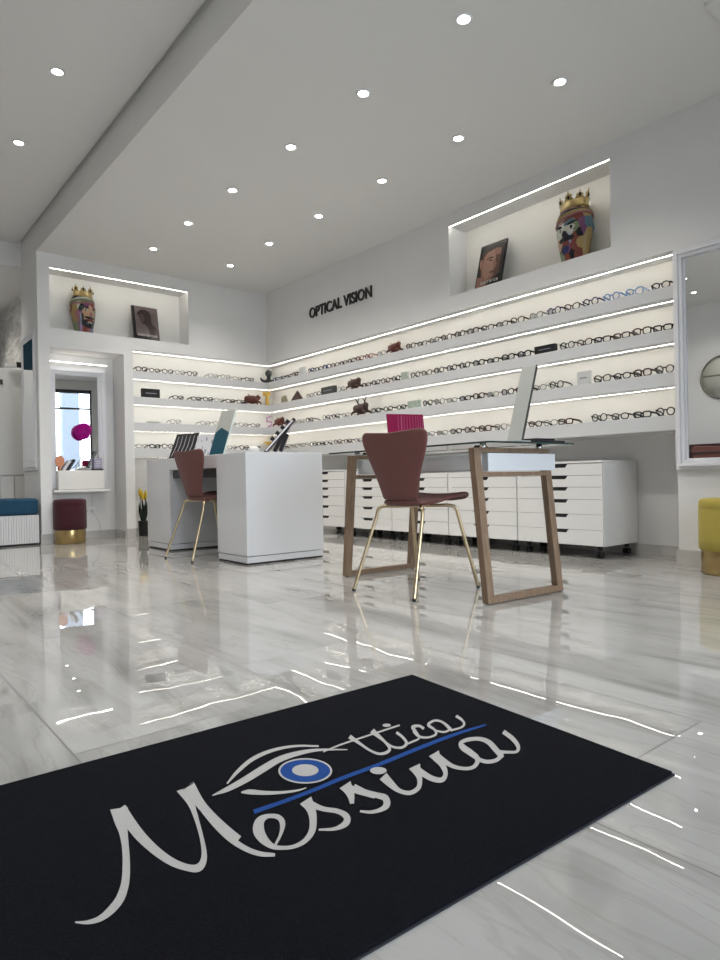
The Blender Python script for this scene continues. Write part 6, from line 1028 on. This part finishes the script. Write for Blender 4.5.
tag(cl, 'crumpled pale grey cleaning cloth on the near end of the white desk', 'cloth')

# ---------------------------------------------------------------- things on the glass table
GT = 0.7695
tall_panel('tall slim silver panel leaning on the glass table', (2.645, 2.005, GT+0.003), R(-88), 0.085, 0.42, R(-20), M['silver'], None, M['dark_grey'])
kb = thing('glasses_tray', 'flat black tray lying at the foot of the silver panel on the glass table', 'tray', (2.835, 1.985, GT), R(-3))
BX('tray_body', M['black'], (-0.10, 0.13, -0.06, 0.08, 0.0, 0.012), kb, 0.005)
BX('tray_lid', M['black'], (-0.085, 0.06, -0.05, 0.07, 0.0125, 0.022), kb, 0.004)
ms = thing('tabletop_sign', 'magenta sign with pale pink streaks standing on the glass table', 'sign', (2.775, 2.905, GT+0.001), R(-20))
mx = Matrix.Rotation(R(-10), 4, 'X')
MB(mx).box(-0.125, 0.125, 0, 0.005, 0, 0.235).build('board', M['magenta'], ms, 0.001)
q = MB(mx)
for k, x in enumerate((-0.05, -0.03, -0.01, 0.01, 0.03, 0.05, 0.07, 0.085, 0.10, 0.115)):
    l = 0.02+0.012*((k*7) % 4); w_ = 0.004 if k != 1 else 0.009
    q.add([(x, -0.001, 0.225), (x+w_, -0.001, 0.225), (x+w_-0.008, -0.001, l), (x-0.008, -0.001, l)], [(0, 1, 2, 3)])
q.build('pink_streaks', M['pink_mark'], ms)
BX('base', M['magenta'], (-0.125, 0.125, -0.005, 0.07, -0.001, 0.003), ms)

# ---------------------------------------------------------------- left passage
wd = thing('wardrobe', 'white panelled wardrobe against the passage behind the bench', 'cabinet', (1.28, 8.5, 0))
BX('body', M['wall'], (-0.50, 0.55, 0.02, 0.55, 0.0, 1.98), wd)
for k in range(2):
    d_ = BX('door', M['cab_white'], (-0.49+0.515*k, 0.015+0.515*k+0.01, 0.0, 0.02, 0.72, 1.975), wd, 0.004)
    BX('handle', M['dark_grey'], (-0.03+0.36*k-0.1, 0.04+0.36*k-0.1, -0.012, -0.001, 1.78, 1.84), d_, 0.002)
for k in range(7): BX('lower_panel', M['cab_white'], (-0.49+0.15*k, -0.35+0.15*k, 0.0, 0.02, 0.05, 0.70), wd, 0.006)
wl = thing('wall_bracket_lamp', 'small bracket lamp above the white wardrobe beside the stone wall', 'lamp', (1.70, 8.45, 1.99))
BX('arm', M['black'], (0.02, 0.08, -0.02, 0.02, 0.0, 0.06), wl, 0.002); BX('shade', M['plastic_white'], (-0.10, 0.02, -0.02, 0.02, 0.0, 0.035), wl, 0.003)

tag(BX('reflected_panel', M['teal'], (0.6, 1.3, 10.52, 10.549, 1.95, 2.9)), 'dark teal panel added on the passage end wall, to reflect in the narrow pillar mirror', 'wall panel')  # added so the pillar mirror reflects something dark
# ---------------------------------------------------------------- left wall, seen in the wall mirror
rd = thing('wall_clock', 'large round grey wall disc with a dark rim, seen in the right wall mirror', 'wall clock', (-1.9, 4.04, 2.04), R(90))
# local -y faces +x
MB(Matrix.Rotation(R(90), 4, 'X')).lathe([(0.33, 0.0), (0.34, 0.012), (0.33, 0.03), (0.315, 0.03), (0.31, 0.012)], 48).build('rim', M['bronze'], rd)
MB(Matrix.Rotation(R(90), 4, 'X')).lathe([(0.311, 0.002), (0.311, 0.014), (0.001, 0.015)], 48).build('face', M['disc'], rd)
BX('hand', M['palegrey'], (-0.28, 0.02, -0.022, -0.016, -0.035, -0.025), rd)
BX('hand_second', M['bronze'], (-0.30, 0.30, -0.020, -0.016, 0.02, 0.045), rd)
sb_ = thing('sideboard', 'dark red-brown sideboard by the left wall, seen in the right wall mirror', 'sideboard', (-1.66, 3.9, 0))
BX('top', M['brown_wood'], (-0.23, 0.25, -0.9, 0.72, 0.93, 1.02), sb_, 0.003)
BX('body', M['brown_wood'], (-0.22, 0.22, -0.88, 0.70, 0.08, 0.928), sb_, 0.003)
for y in (-0.85, 0.67):
    for x in (-0.19, 0.19): BX('foot', M['black'], (x-0.02, x+0.02, y-0.02, y+0.02, 0, 0.079), sb_)
fl2 = thing('floor_lamp', 'slim grey floor lamp beside the sideboard, seen in the right wall mirror', 'lamp', (-1.72, 4.66, 0))
MB().lathe([(0.12, 0), (0.12, 0.015), (0.02, 0.025)], 24).build('base', M['palegrey'], fl2)
MB().lathe([(0.014, 0.025), (0.014, 2.1)], 12).build('pole', M['palegrey'], fl2)
